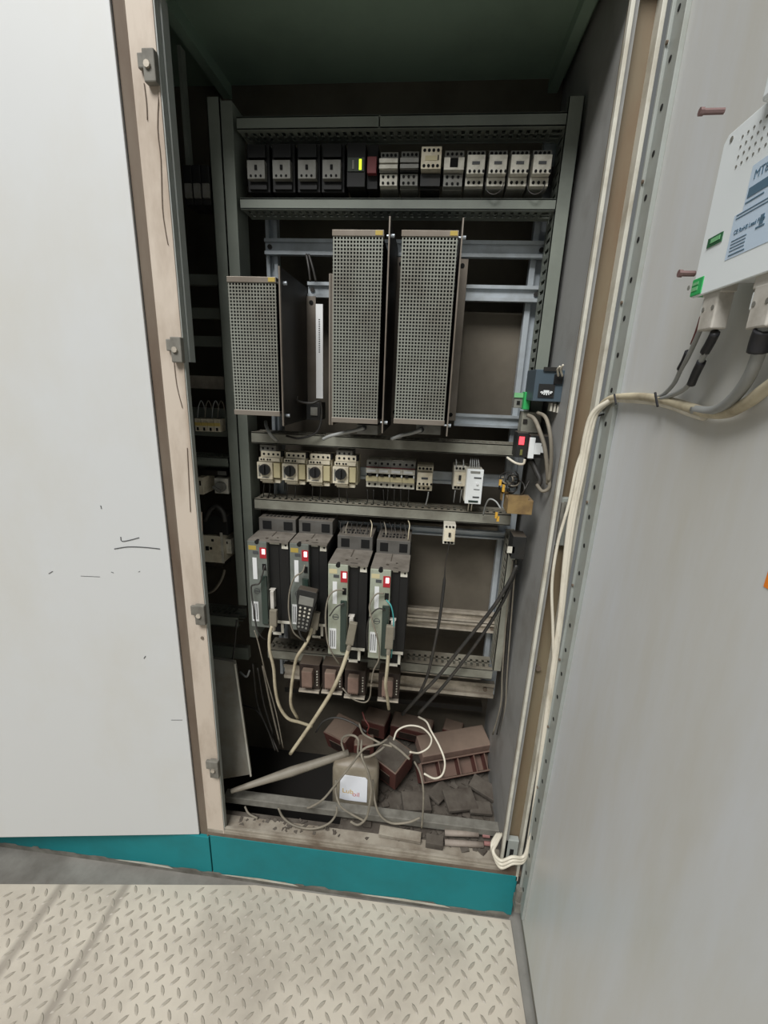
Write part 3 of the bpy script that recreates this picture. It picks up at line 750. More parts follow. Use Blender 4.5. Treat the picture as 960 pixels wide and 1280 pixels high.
cable('loose_cable', 'thin dark pair of wires behind the left flange, hanging from the upper rail', [(383, 318, .25), (386, 335, .24), (388, 352, .24)], .003, CDARK)
cable('loose_cable', 'second dark wire hanging from the upper rail, leaning right', [(386, 318, .25), (391, 335, .245), (395, 352, .245)], .003, CDARK)

# short wires dropping from the middle row into the duct
for (xs, y0, y1, lab, grp, m_) in (
        ((330, 337, 345, 360, 369, 391, 400, 424, 433), 604, 621, ' short dark wire from the left under the rotary switches', 'short wires under the rotary switches', CDARK),
        ((459, 467, 479, 485, 493, 501, 511), 612, 632, ' short dark wire from the left under the circuit breakers', 'short wires under the circuit breakers', CDARK)):
    for i, x in enumerate(xs):
        yy = y0+(x-330)*.075
        yb = (y0-0)+(x-330)*.075
        o = cable('short_wire', ORD[i]+lab, [(x, (y0 if y0 > 610 else y0+(x-330)*.05), .215), (x+random.uniform(-1, 1), (y0+y1)/2+(x-xs[0])*.04, .217), (x+random.uniform(-2, 2), y1+(x-xs[0])*.085, .232)], .0014, m_, grp, 'wire', 5, 4)
cable('short_wire', 'pale short wire dropping from the small cream contactor', [(535.5, 615, .20), (534.5, 622, .205), (532, 632, .215)], .0018, CGREY, cat='wire', n=6)
for x0 in (570, 579):
    cable('short_wire', ('left' if x0 < 575 else 'right')+' pale short wire entering the three-pole breaker from above', [(x0, 585, .21), (x0+.5, 578, .212), (x0, 574, .22)], .0016, CGREY, 'short wires over the three-pole breaker', 'wire', 5)
for x0 in (568, 576):
    cable('short_wire', ('left' if x0 < 572 else 'right')+' pale short wire leaving the three-pole breaker at its foot', [(x0+1, 613, .20), (x0, 620, .205), (x0-1, 628, .22)], .0016, CGREY, 'short wires under the three-pole breaker', 'wire', 5)
for x0 in (586, 590):
    cable('short_wire', ('left' if x0 < 588 else 'right')+' pale short wire under the white power supply', [(x0, 629, .185), (x0-.5, 633, .187), (x0-1, 638, .20)], .0017, CWHITE, 'short wires under the power supply', 'wire', 5)
for (x0, lab) in ((606, 'first'), (658, 'second')):
    cable('loop_wire', 'thin grey wire looping below the pale contactors of the top row, ' + lab + ' from the left', [(x0, 228, .20), (x0+3, 239, .19), (x0+11, 243, .185), (x0+20, 238, .19), (x0+24, 228, .20)], .0012, CDARK, n=5, cat='wire')

# ================================================================== SERVO DRIVES
def make_drive(lab, x0, y0, xc, xb, ybot, yf, cover, pale, big):
    zt = P((x0+xb)/2, y0+2, yf).z; zb = P((x0+xb)/2-4, ybot, yf).z
    ym = (y0+ybot)/2; shift = P(x0, ym, yf).x-P(x0, y0, yf).x
    xa = P(x0, y0, yf).x+shift*.6; wv = P(xb, y0, yf).x-P(x0, y0, yf).x; wc = P(xc, y0, yf).x-P(x0, y0, yf).x
    w_, c_, h_ = wv, wc, zt-zb
    D_ = .262-yf
    t = node('servo_drive', lab, 'drive unit', (xa, .262, zb), 'servo drives of the lower row')
    # local: x from 0..w_, y -D_..0, z 0..h_
    build(MB().box(.001, w_-.001, -D_+.014, 0, .012, h_-.004).box(c_+(w_-c_)*.5-.0006, c_+(w_-c_)*.5+.0006, -D_+.0125, -D_+.014, .02, h_-.02), 'housing', NIGHT, t, world=False, bevel=.001)
    tp = build(MB().box(0, w_, -D_+.004, -D_*.50, h_-.004, h_), 'top_plate', DRTOP, t, world=False)
    build(MB().cyl((w_*.42, -D_*.86, h_), (w_*.42, -D_*.86, h_+.001), .004, 8).cyl((w_*.66, -D_*.80, h_), (w_*.66, -D_*.80, h_+.001), .003, 8).box(w_*.48, w_*.5, -D_*.75, -D_*.52, h_, h_+.001), 'vent_slots', DARKM, tp, world=False)
    # stepped upper body behind
    ub = build(MB().box(.002, w_-.002, -D_*.50, -.002, h_-.03, h_+.038), 'upper_body', mat('drive_upper_plastic', (92, 90, 86), .6, dirt=(70, 66, 60), amt=.4, scale=20, dust=.3), t, world=False, bevel=.001)
    for xa_ in (.12, .67):
        build(MB().box(w_*xa_, w_*(xa_+.23), -D_*.50-.001, -D_*.42, h_+.006, h_+.030), 'power_socket', BLACK, ub, world=False)
    mb = MB()
    for k in range(7): mb.box(w_*.15+k*w_*.1, w_*.21+k*w_*.1, -D_*.40, -D_*.34, h_+.038, h_+.0388).box(w_*.15+k*w_*.1, w_*.21+k*w_*.1, -D_*.30, -D_*.24, h_+.038, h_+.0388)
    build(mb, 'terminal_slots', BLACK, ub, world=False)
    # front cover
    fc = build(MB().box(0, c_, -D_, -D_+.016, .004, h_-.002), 'front_cover', cover, t, world=False, bevel=.0015)
    build(MB().cyl((c_*.50, -D_-.0003, h_-.004), (c_*.50, -D_+.010, h_-.004), .006, 10), 'top_notch', BLACK, fc, world=False)
    build(MB().box(c_*.06, c_*.46, -D_-.0006, -D_, h_-.026, h_-.014), 'yellow_label', MUTEY if big else YEL, fc, world=False)
    build(MB().box(c_*.28, c_*.56, -D_-.0009, -D_, h_-.037, h_-.029), 'type_label', INKD, fc, world=False)
    ds = build(MB().box(c_*.64, c_*.98, -D_-.001, -D_, h_-.048, h_-.018), 'display_window', mat('display_red_glow', (150, 30, 40), .3, emit=.25), fc, world=False)
    build(MB().box(c_*.76, c_*.92, -D_-.002, -D_-.001, h_-.036, h_-.022), 'lit_digit', LREDW, ds, world=False)
    build(MB().box(c_*.74, c_*.94, -D_-.001, -D_, h_-.082, h_-.064), 'service_port', BLACK, fc, world=False)
    build(MB().box(c_*.24, c_*.46, -D_-.0007, -D_, h_-.110, h_-.048), 'name_strip', PAPER, fc, world=False)
    # lower smoked cover with connectors on the right edge of the cover
    build(MB().box(c_*.66, c_*.98, -D_-.006, -D_, .018, h_-.098), 'connector_cover', FROST, fc, world=False, bevel=.001)
    build(MB().box(c_*.08, c_*.44, -D_-.0007, -D_, .022, .082), 'serial_label', PAPER, fc, world=False)
    mb = MB()
    for k in range(3): mb.box(c_*(.13+k*.10), c_*(.17+k*.10), -D_-.0011, -D_-.0007, .028, .076)
    build(mb, 'bar_code', INKD, fc, world=False)
    mb = MB(); n = 14
    for k in range(n):
        a0, a1 = 2*math.pi*k/n, 2*math.pi*(k+1)/n; R1, R2 = .0085, .0070; cx, cz = c_*.40, h_*.44
        mb.add([(cx+R1*math.cos(a0), -D_-.0004, cz+R1*math.sin(a0)), (cx+R1*math.cos(a1), -D_-.0004, cz+R1*math.sin(a1)), (cx+R2*math.cos(a1), -D_-.0004, cz+R2*math.sin(a1)), (cx+R2*math.cos(a0), -D_-.0004, cz+R2*math.sin(a0))], [(0, 1, 2, 3)])
    mb.box(c_*.24, c_*.56, -D_-.0007, -D_, h_*.44-.001, h_*.44+.001)
    build(mb, 'maker_emblem', INKD, fc, world=False)
    # white tabs at the top right
    tb = build(MB().box(w_-.020, w_-.003, -D_+.0115, -D_+.0145, h_-.022, h_-.002).box(c_+.004, w_-.026, -D_+.0115, -D_+.0145, h_-.011, h_), 'mounting_tab', PALE, t, world=False)
    build(MB().cyl((w_-.009, -D_+.0115, h_-.012), (w_-.009, -D_+.0105, h_-.012), .0026, 8), 'tab_hole', BLACK, tb, world=False)
    # side connector and bottom bracket
    build(MB().box(c_+.006, c_+.016, -D_-.004, -D_+.014, .066, .118).box(c_+.002, c_+.018, -D_+.002, -D_+.014, .118, .121), 'encoder_socket', CONN, t, world=False, bevel=.001)
    y_ = -D_+.016
    build(MB().box(c_-.002, c_+.034, y_, y_+.004, -.026, -.019).box(c_+.027, c_+.034, y_, y_+.004, -.026, .020).box(c_-.002, w_-.003, y_-.004, y_+.004, .014, .022).box(c_-.004, c_+.003, y_, y_+.004, -.026, .020), 'shield_bracket', PALE, t, world=False)
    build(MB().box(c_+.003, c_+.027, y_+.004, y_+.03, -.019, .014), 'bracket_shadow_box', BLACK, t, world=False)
    return t, fc, (xa, zb, w_, c_, h_, D_)
dr = []
dr.append(make_drive('leftmost servo drive with a dull grey-green cover, beside the vertical duct', 310.5, 675, 334.5, 361, 786, .10, DRIVED, 0, False))
dr.append(make_drive('second servo drive from the left, a black keypad hanging on its front', 362.5, 678, 386.5, 409, 790, .10, DRIVED, 0, False))
dr.append(make_drive('third servo drive from the left with a pale green cover', 410, 704, 435, 459.5, 821, .05, DRIVE, 0, True))
dr.append(make_drive('rightmost servo drive with a pale green cover and a cyan wire', 462, 710, 488, 510, 826, .05, DRIVE, 0, True))
# little lead looping on the front of each drive
def drive_lead(i, pts, lab, m_=CDUST, r=.0022, nm='loop_wire'): cable(nm, lab, [(x, y, y_) for x, y, y_ in pts], r, m_, cat='wire', n=6)
drive_lead(0, [(331, 707, .09), (325, 728, .082), (318, 731, .082), (314, 735, .085), (317, 760, .08), (321, 785, .08), (328, 797, .09), (334, 799, .11)], 'dark thin lead curling down the front of the leftmost drive', CDARK)
drive_lead(1, [(381, 706, .092), (378, 715, .085), (368, 722, .082), (362, 740, .082), (361, 765, .08), (366, 788, .08), (374, 797, .09), (380, 800, .11)], 'pale thin lead arching along the left of the second drive')
drive_lead(2, [(430, 738, .042), (420, 738, .036), (411, 746, .034), (407, 768, .034), (409, 800, .034), (416, 818, .036), (424, 830, .05)], 'pale thin lead arching over the front of the third drive')
drive_lead(2, [(430, 754, .04), (420, 759, .035), (412, 770, .034)], 'short dark wire across the front of the third drive', CDARK, .0018)
drive_lead(3, [(480, 742, .042), (470, 743, .036), (462, 757, .034), (465, 775, .03), (471, 795, .03), (474, 812, .034), (473, 826, .04), (467, 838, .05), (464, 855, .06)], 'pale thin lead looping over the front of the rightmost drive')
drive_lead(3, [(481, 762, .042), (472, 761, .036), (463, 770, .034), (459, 785, .036), (459, 812, .04)], 'dark wire curving down the left edge of the rightmost drive', CDARK, .0018)
drive_lead(3, [(483, 750, .042), (489, 758, .03), (492, 775, .03), (491, 800, .03), (489, 822, .04)], 'cyan wire hanging on the front of the rightmost drive', CCYAN, .0018, 'hanging_wire')
drive_lead(0, [(318, 788, .08), (322, 800, .08), (328, 825, .09), (334, 850, .12), (345, 890, .14), (354, 935, .15)], 'thin grey wire falling from the leftmost drive to the floor pan', CDUST, .0018, 'hanging_wire')
# D-shaped plug and cream encoder cable on each drive
plug = [(342, 762, 342, 782, .085), (396, 765, 393, 786, .085), (442, 778, 437, 805, .03), (488, 782, 486, 810, .03)]
paths = [[(340, 782, .082), (337, 795, .08), (337, 812, .08), (342, 835, .09), (344, 860, .10), (349, 882, .11), (360, 898, .12), (375, 903, .14), (390, 908, .16)],
         [(390, 784, .082), (386, 797, .08), (380, 808, .08), (371, 822, .09), (367, 840, .10), (364, 862, .11), (364, 882, .12), (372, 898, .15)],
         [(438, 803, .03), (433, 820, .03), (426, 840, .03), (416, 862, .03), (400, 888, .04), (382, 915, .06), (363, 942, .08)],
         [(486, 808, .03), (485, 825, .03), (483, 845, .04), (482, 856, .05), (484, 870, .08), (486, 886, .12)]]
wh = ['leftmost drive', 'second drive', 'third drive, the longest one, slanting down to the left', 'rightmost drive']
for k in range(4):
    x0, y0, x1, y1, Y = plug[k]
    a = P(x0, y0, Y); b = P(x1, y1, Y)
    t = node('encoder_plug', 'dusty grey cable plug hooked to the side of the ' + wh[k].split(',')[0], 'plug', b, 'encoder plugs')
    mtx = Matrix.Translation((a+b)/2) @ (b-a).to_track_quat('Z', 'Y').to_matrix().to_4x4()
    build(MB().tbox(mtx, .012, .020, (b-a).length), 'plug_shell', mat('dusty_plug_grey', (126, 120, 106), .6, dirt=(96, 90, 78), amt=.4, scale=20), t, bevel=.0015)
    build(MB().cyl(b-(b-a)*.05, b+(b-a)*.28, .0058, 8), 'strain_relief', CDUST, t)
    cable('encoder_cable', 'cream cable hanging from the ' + wh[k], paths[k], .0046 if k != 2 else .0052, CCREAM)
# hand-held keypad on the second drive
c0 = P(382, 762, .062)
kp = node('handheld_keypad', 'black hand-held keypad with a small grey screen hooked on the second drive', 'keypad', c0, None, (math.radians(4), math.radians(9), 0))
kw, kh = .054, .126
pts = [(-kw*.30, -kh*.42), (-kw*.24, -kh*.5), (kw*.24, -kh*.5), (kw*.33, -kh*.42), (kw*.42, kh*.1), (kw*.5, kh*.32), (kw*.5, kh*.46), (kw*.42, kh*.5), (-kw*.42, kh*.5), (-kw*.5, kh*.46), (-kw*.5, kh*.3), (-kw*.40, kh*.05)]
build(MB().prism(pts, -.010, .012), 'body', DARK, kp, world=False, bevel=.002)
build(MB().box(-kw*.34, kw*.36, -.0112, -.010, kh*.16, kh*.36), 'display', GREYP, kp, world=False)
kk = None
for r in range(6):
    for q in range(3):
        x = (-.013+q*.0125)*(1-.04*r)+.001; z = kh*.08-r*.0118+(.001 if q == 1 else 0)
        build(MB().cyl((x, -.010, z), (x, -.0116, z), .0030, 8), 'key', PALE if r < 3 else GREYP, kp, world=False)
cable('keypad_cord', 'short black cord from the bottom of the hand-held keypad', [(374, 785, .06), (375, 792, .062), (380, 800, .07), (388, 802, .09)], .003, CDARK)

# wires going up from the upper bodies into the duct
for (x0, lab) in ((432, 'third'), (482, 'rightmost')):
    for k in range(6):
        x = x0-6+k*6.5
        cable('supply_wire', ORD[k]+' thin supply wire from the left above the '+lab+' drive', [(x, 668+k*.5, .17), (x+random.uniform(-2, 2), 660, .19), (x+random.uniform(-3, 3), 652+k*.3, .215)], .0015, CDUST if k == 1 else CDARK, 'supply wires over the '+lab+' drive', 'wire', 5, 4)
for (x, lab) in ((466, 'third'), (513, 'rightmost')):
    cable('earth_wire', 'pale yellowish earth wire at the upper right of the '+lab+' drive', [(x-3, 675, .16), (x-2, 665, .165), (x-1, 656, .18), (x-3, 650, .21)], .0014, CCREAM, cat='wire', n=6)

# ================================================================== BROWN DUSTY TRANSFORMERS UNDER THE DRIVES
first = None
wh = ['leftmost', 'second from the left', 'third from the left', 'rightmost, below the rightmost drive']
for k, (x0, y0, x1, y1) in enumerate(((371, 832, 397, 868), (402, 835, 424, 870), (427, 839, 457, 876), (470, 844, 500, 880))):
    a, b, c, e = dims(x0, y0, x1, y1, .13)
    loc = Vector(((a+b)/2, .255, c)); w_ = .062; h_ = .086
    lab = 'dusty brown choke coil in the lower row, ' + wh[k]
    if first is None:
        t = node('choke_coil', lab, 'coil', loc, 'dusty choke coils under the drives')
        build(MB().box(-w_/2, w_/2, -.10, 0, 0, h_), 'core', DBROWN, t, world=False, bevel=.002)
        build(MB().box(-w_*.30, w_*.22, -.122, -.10, h_*.25, h_*.88), 'winding_block', BROWND, t, world=False, bevel=.003)
        mb = MB()
        for j in range(5): mb.box(-w_*.28+j*w_*.1, -w_*.22+j*w_*.1, -.118, -.10, h_*.19, h_*.25)
        build(mb, 'winding_feet', BROWND, t, world=False)
        mb = MB()
        for j in range(6): mb.cyl((w_*.38, -.10, h_*.2+j*h_*.11), (w_*.38, -.1025, h_*.2+j*h_*.11), .0022, 6)
        build(mb, 'solder_tags', PALE, t, world=False)
        build(MB().box(-w_/2, w_/2, -.11, -.0, -.006, 0), 'foot_rail', GALVD, t, world=False)
        first = t
    else: dup(first, loc, lab)

# ================================================================== DEVICES ON THE RIGHT INNER WALL
XW = .288
def wthing(name, label, cat, x0, y0, x1, y1, Y, d, m_, parts=(), toWall=False, bevel=.001, group=None):
    a, b, c, e = dims(x0, y0, x1, y1, Y)
    if toWall: b = XW
    t = node(name, label, cat, ((a+b)/2, Y+d, c), group)
    build(MB().box(a, b, Y, Y+d, c, e), 'body', m_, t, bevel=bevel)
    for (nm_, q, dd, mm) in parts:
        a2, b2, c2, e2 = dims(*q, Y-dd)
        build(MB().box(a2, b2, Y-dd, Y, c2, e2), nm_, mm, t)
    return t
wthing('wall_contactor', 'blue-grey contactor with a white emblem sticker on the right inner wall', 'contactor', 668, 462, 704, 502, .09, .09, BLUEG,
       [('sticker', (673, 480, 693, 497), .002, DARK), ('side_socket', (693, 468, 704, 480), .004, BLACK), ('top_terminal', (680, 459, 703, 464), .004, DARKM)], toWall=True)
mb = MB(); p = P(683, 489, .085)
for k in range(7):
    a0 = math.radians(200+k*25); mb.tbox(Matrix.Translation((p.x+.009*math.cos(a0)*1.2, p.y, p.z+.006*math.sin(a0))) @ Matrix.Rotation(-a0, 4, 'Y'), .005, .001, .0025)
mb.tbox(Matrix.Translation((p.x, p.y, p.z-.001)), .012, .001, .006)
build(mb, 'white_emblem', WHITEP, [o for o in C.objects if o.name.startswith('wall_contactor')][0])
for k in range(3):
    t = build(MB().pbox(688+k*4.2, 504+k, 690.5+k*4.2, 514+k, .10, .02), 'terminal_pin', PALE); tag(t, ['left', 'middle', 'right'][k]+' narrow pale terminal pin under the blue-grey wall contactor', 'terminal', 'terminal pins under the wall contactor')
for k in range(2):
    t = build(MB().tube([P(700+k*4, 458-k*2, .06), P(697+k*4, 462, .07), P(698+k*5, 470, .08)], .0022, 6), 'wire_end', CWHITE, smooth=True); tag(t, ['left', 'right'][k]+' short white wire end above the blue-grey wall contactor', 'wire', 'white wire ends above the wall contactor')
wthing('terminal_clamp', 'pale green terminal clamp on the right-hand upright', 'terminal', 655, 490, 663, 512, .16, .03, GREENT)
wthing('terminal_clamp', 'pale grey terminal with a green tip beside the right upright', 'terminal', 643, 491, 655, 510, .18, .03, GREYP, [('cap', (643, 491, 655, 497), .003, GREENP), ('hole', (646, 501, 650, 506), .001, BLACK)])
wthing('wall_relay', 'black relay holding a small lit red display on the right inner wall', 'relay', 646, 541, 660, 572, .13, .05, DARK,
       [('lit_display', (649, 546, 655.5, 556), .002, LRED), ('button_strip', (650, 562, 653, 569), .002, mat('olive_button', (110, 110, 60), .5))])
t = wthing('relay_socket', 'black socket with white stepped terminals beside the lit red display', 'relay socket', 662, 545, 690, 573, .11, .05, DARK)
for q in ((661, 547, 668, 573), (668, 554, 676, 568), (676, 558, 680, 566)):
    a, b, c, e = dims(*q, .105); build(MB().box(a, b, .103, .11, c, e), 'white_terminal', WHITEP, t, bevel=.0006)
wthing('cable_gland_plate', 'grey metal bracket under the green terminal clamps', 'bracket', 652, 515, 676, 541, .17, .04, DUCT, [('bolt', (654, 524, 659, 529), .003, DARKM)])
wthing('terminal_box', 'dusty tan terminal box low on the right inner wall', 'terminal box', 634.5, 625, 666, 643, .09, .06, TAN,
       [('lid_rib', (635, 619, 660, 625), -.004, TAN)], toWall=False)
wthing('black_relay', 'black relay with a pale coil under the tan terminal box', 'relay', 640, 671, 657, 699, .11, .05, DARK,
       [('pale_coil', (634, 683, 643, 691), -.002, PALE)], toWall=False)
t = node('harness_coil', 'tangled brown wiring harness with yellow tags above the tan terminal box', 'wiring', P(640, 620, .16))
for k in range(9):
    cx, cy = 640+random.uniform(-7, 6), 606+random.uniform(-8, 6); r1, r2 = random.uniform(5, 11), random.uniform(5, 11); ph = random.uniform(0, 6)
    q = [P(cx+r1*math.cos(ph+a*.7), cy+r2*math.sin(ph+a*.7), .14+.02*math.sin(a+k)) for a in range(8)]
    build(MB().tube(q, .0018, 5, sub=4), 'harness_wire', CDUST if k % 3 == 0 else CDARK, t, smooth=True)
for q in ((624, 600, 627, 607), (628, 606, 631, 615), (619, 641, 622, 648), (621, 646, 624, 652)):
    a, b, c, e = dims(*q, .12); build(MB().box(a, b, .12, .126, c, e), 'yellow_tag', mat('amber_tag', (206, 160, 60), .5), t)
t = node('harness_bracket', 'small dark metal bracket left of the tan terminal box', 'bracket', P(631, 622, .14))
a, b, c, e = dims(627, 615, 637, 626, .14)
build(MB().box(a, b, .14, .16, e-.004, e).box(a, a+.003, .14, .16, c, e).box(b-.003, b, .14, .16, c, e), 'bracket_body', TAN, t)
for k, (pts, r, m_, lab) in enumerate((
        ([(660, 519, .11), (668, 524, .09), (675, 540, .07), (681, 560, .06), (684, 585, .06), (685, 605, .07)], .0046, CDUST, 'thick grey cable bending down the right inner wall beside the black socket'),
        ([(672, 516, .11), (682, 522, .08), (688, 545, .05), (689, 575, .05), (686, 602, .06)], .0042, CDUST, 'dusty grey cable next to the flange, right of the black socket'),
        ([(664, 575, .13), (670, 588, .12), (675, 600, .11), (672, 608, .11)], .0065, CDARK, 'thick dark cable stub under the black relay socket'),
        ([(671, 606, .09), (678, 614, .07), (686, 610, .06), (687, 598, .06)], .004, CDUST, 'grey cable turning back up under the dark stub on the right wall'),
        ([(634, 572, .16), (645, 579, .13), (654, 580, .12), (656, 574, .12)], .003, CWHITE, 'short white wire sagging below the lit red display'),
        ([(604, 644, .19), (607, 632, .17), (612, 624, .15), (620, 627, .14), (626, 636, .13)], .002, CGREY, 'grey wire arching from the slotted duct to the tan terminal box'),
        ([(662, 600, .16), (656, 612, .15), (650, 622, .14)], .002, CDARK, 'thin dark wire slanting down to the tan terminal box'))):
    cable('wall_cable', lab, pts, r, m_)
# dark sag behind relays
for k in range(3):
    cable('down_wire', ORD[k]+' thin grey wire hanging down behind the low vertical duct', [(641+k*2, 700, .17), (634+k*3, 760, .19), (628+k*3, 840, .2), (626+k*3, 880, .2), (616+k*5, 918, .22)], .0022, CDUST if k != 1 else CDARK, 'wires falling beside the low vertical duct')
# slanting black cables
cable('slanting_cable', 'black cable slanting from the right wall down to the floor pan, upper one', [(646, 706, .13), (636, 728, .13), (618, 757, .13), (596, 785, .14), (572, 815, .15), (548, 845, .16), (522, 872, .18), (503, 893, .22)], .0052, CDARK)
cable('slanting_cable', 'black cable slanting from the right wall down to the floor pan, lower one', [(645, 712, .14), (632, 745, .14), (612, 780, .15), (590, 812, .16), (570, 838, .17), (548, 865, .18), (523, 892, .2)], .0048, CDARK)
cable('breaker_cable', 'thin black cable hanging straight down from the dangling breaker', [(562, 678, .16), (557, 705, .17), (555, 730, .175), (550, 770, .17), (542, 812, .165), (534, 845, .165), (524, 868, .18)], lambda t_: .0015 if t_ < .28 else .0042, CDARK)

# ================================================================== LEFT BAY (seen between the post and the divider)
lb = node('side_bay_frame', 'dark steel rails of the side bay between the beige post and the divider', 'mounting frame', (-.64, .3, .7))
def lrail(y0, y1, Y, m_=DUCTG, d=.02, x0=236, x1=290):
    zt = P(260, y0, Y).z; zb = P(260, y1, Y).z
    return MB().box(-.90, -.538, Y, Y+d, zb, zt)
for (y0, y1, m_) in ((343, 356, DUCTG), (385, 398, DUCTG), (420, 433, DUCTG), (470, 486, GALVD), (806, 820, DUCTG)):
    build(lrail(y0, y1, .26, m_), 'bay_rail', m_, lb)
for (y0, y1, lab) in ((571, 583, 'upper'), (768, 781, 'lower')):
    zt = P(260, y0, YD).z; zb = P(260, y1, YD).z
    hduct('wire_duct', lab+' grey wire duct of the side bay left of the divider', -.90, -.538, zb, zt, DUCTG)
# thin upright seen at the top
a = P(228, 150, .22).x; build(MB().box(a, a+.008, .22, .24, 1.9, 2.2), 'bay_upright', DUCTG, lb)
# top breakers in the side bay
for k in range(3):
    xa = 230+k*11
    t = wthing('bay_breaker', ['left', 'middle', 'right'][k]+' dark grey breaker high in the side bay', 'circuit breaker', xa, 206, xa+10, 256, .20, .06, DARK, [('face', (xa+1, 229, xa+9, 247), .006, GREYP)], group='dark breakers high in the side bay')
# breaker plate
zt = P(260, 510, .24).z; zb = P(260, 545, .24).z
build(MB().box(-.86, -.545, .24, .25, zb, zt), 'bay_plate', DUCTG, lb)
for k in range(4):
    x = 243.5+k*8
    t = wthing('small_breaker', 'small cream breaker with a yellow band in the side bay, ' + ['leftmost of four', 'second of four', 'third of four', 'rightmost of four'][k], 'circuit breaker',
               x, 523+k*.3, x+7.4, 539+k*.3, .205, .034, CREAM, [('yellow_band', (x, 528+k*.3, x+7.4, 532+k*.3), .002, YELLOWP), ('toggle', (x+2.6, 534+k*.3, x+4.8, 538+k*.3), .001, BLACK)], group='small cream breakers in the side bay')
for k, x in enumerate((247, 256, 265, 272)):
    cable('bay_wire', ORD[k]+' thin wire from the left arching above the small cream breakers in the side bay', [(x, 524, .215), (x+1, 509, .21), (x+4, 501, .215), (x+7, 505, .22), (x+9, 513, .23)], .0014, CDUST if k % 2 else CGREY, 'wire loops over the side bay breakers', 'wire', 5)
wthing('bay_relay', 'cream relay at the left edge of the side bay, beside the post', 'relay', 246, 597, 254, 618, .19, .07, CREAM, [('slot', (249, 601, 251, 607), .001, BLACK)])
t = wthing('bay_rotary_switch', 'pale switch with a fan-shaped grey knob in the side bay', 'switch', 268, 598, 285, 617, .205, .06, PALE)
p = P(275, 609, .195)
build(MB().cyl((p.x, .205, p.z), (p.x, .190, p.z), .015, 16), 'knob', GREYP, t, bevel=.001)
build(MB().tbox(Matrix.Translation((p.x-.006, .188, p.z-.004)) @ Matrix.Rotation(.5, 4, 'Y'), .026, .006, .007), 'knob_lever', GREYP, t)
wthing('bay_terminal', 'grey terminal row above the fan-shaped knob in the side bay', 'terminal block', 250, 588, 283, 595, .22, .05, DARKM, [('grey_cap', (272, 589, 283, 594), .002, GREYP)])
t = wthing('bay_transformer', 'black block with a curved black handle in the side bay', 'transformer', 250, 645, 284, 668, .19, .07, DARK)
cable('bay_hose', 'thick black hose curving over the black block in the side bay', [(256, 650, .19), (262, 638, .18), (270, 633, .18), (278, 640, .18), (281, 652, .18)], .007, CDARK, n=10)
t = wthing('bay_contactor', 'large cream contactor low in the side bay beside the post', 'contactor', 254, 670, 278, 703, .185, .075, CREAM,
       [('slot', (257, 683, 261, 688), .001, BLACK), ('screw', (264, 674, 267, 677), .001, DARKM), ('side_lip', (276, 666, 279, 704), .002, PALE), ('small_slot', (262, 684, 265, 687), .001, BLACK)])
wthing('bay_auxiliary', 'small pale auxiliary contact right of the large cream contactor', 'contact block', 281, 674, 289, 692, .21, .05, PALE, [('slot', (283, 677, 284.5, 680), .001, BLACK)])
wthing('spacer_block', 'dark spacer block under the large cream contactor in the side bay', 'block', 256, 704, 278, 709, .20, .06, DARKM)
cable('bay_cable', 'dark cable sagging below the large cream contactor in the side bay', [(258, 742, .2), (268, 737, .19), (277, 724, .19), (281, 712, .2)], .004, CDUST)
# hanging cables behind the divider, low left
for k, (pts, r, m_) in enumerate((([(296, 775, .2), (294, 800, .2), (291, 822, .19), (286, 838, .19)], .003, CDARK),
                       ([(300, 840, .22), (308, 846, .2), (312, 838, .2)], .003, CGREY),
                       ([(316, 830, .22), (322, 880, .24), (336, 915, .24), (344, 938, .22)], .003, CDARK),
                       ([(322, 835, .24), (330, 880, .24), (342, 920, .24)], .003, CDARK),
                       ([(328, 832, .22), (338, 880, .22), (350, 930, .22)], .003, CDUST),
                       ([(300, 880, .3), (320, 888, .28), (334, 910, .26), (348, 940, .22)], .0025, CDARK))):
    cable('hanging_cable', ['dark cable dropping between the divider and the grey cover sheet', 'pale cable hook beside the foot of the divider', 'dark cable hanging below the divider, left of the cream cables',
                            'second dark cable hanging below the divider', 'dusty cable hanging nearest to the leftmost cream cable', 'thin dark cable crossing the shaded corner low left'][k], pts, r, m_)
# leaning grey cover sheet low left
A = [P(262, 822, .16), P(293, 828, .16), P(313, 968, .10), P(284, 975, .10)]
mb = MB(); nrm = Vector((.0, -.012, 0))
sheet = [A[0]+Vector((-.03, 0, 0)), A[1], A[2], A[3]+Vector((-.02, 0, 0))]
mb.add([v for v in sheet]+[v-nrm for v in sheet], [(0, 3, 2, 1), (4, 5, 6, 7), (0, 1, 5, 4), (1, 2, 6, 5), (2, 3, 7, 6), (3, 0, 4, 7)])
t = build(mb, 'cover_sheet', mat('leaning_sheet_grey', (142, 142, 134), .6, dirt=(112, 98, 82), amt=.45, scale=7)); tag(t, 'grey cover sheet leaning inside the post, low on the left', 'metal sheet')
mb = MB(); e0, e1 = sheet[1], sheet[2]
mb.add([e0, e1, e1+Vector((.006, -.006, 0)), e0+Vector((.006, -.006, 0))], [(0, 1, 2, 3)]); mb.tube([e0+Vector((.004, -.006, 0)), e1+Vector((.004, -.006, 0))], .003, 6)
build(mb, 'folded_edge', EDGE, t)
# diagonal bar
a, b = P(289, 989, .04), P(436, 941, .16)
q = (b-a).to_track_quat('Z', 'Y')
mb = MB(); mt_ = Matrix.Translation((a+b)/2) @ q.to_matrix().to_4x4()
mb = MB().tube([a, a.lerp(b, .5), b], lambda t_: .0065+.008*min(1, t_*2)*(1-.45*max(0, t_*2-1)), 10, sub=8)
t = build(mb, 'loose_bar', mat('grey_loose_bar', (132, 126, 114), .6, dirt=(104, 96, 84), amt=.4, scale=14), smooth=True); tag(t, 'loose dusty grey pipe lying slanted across the left of the floor pan', 'pipe')

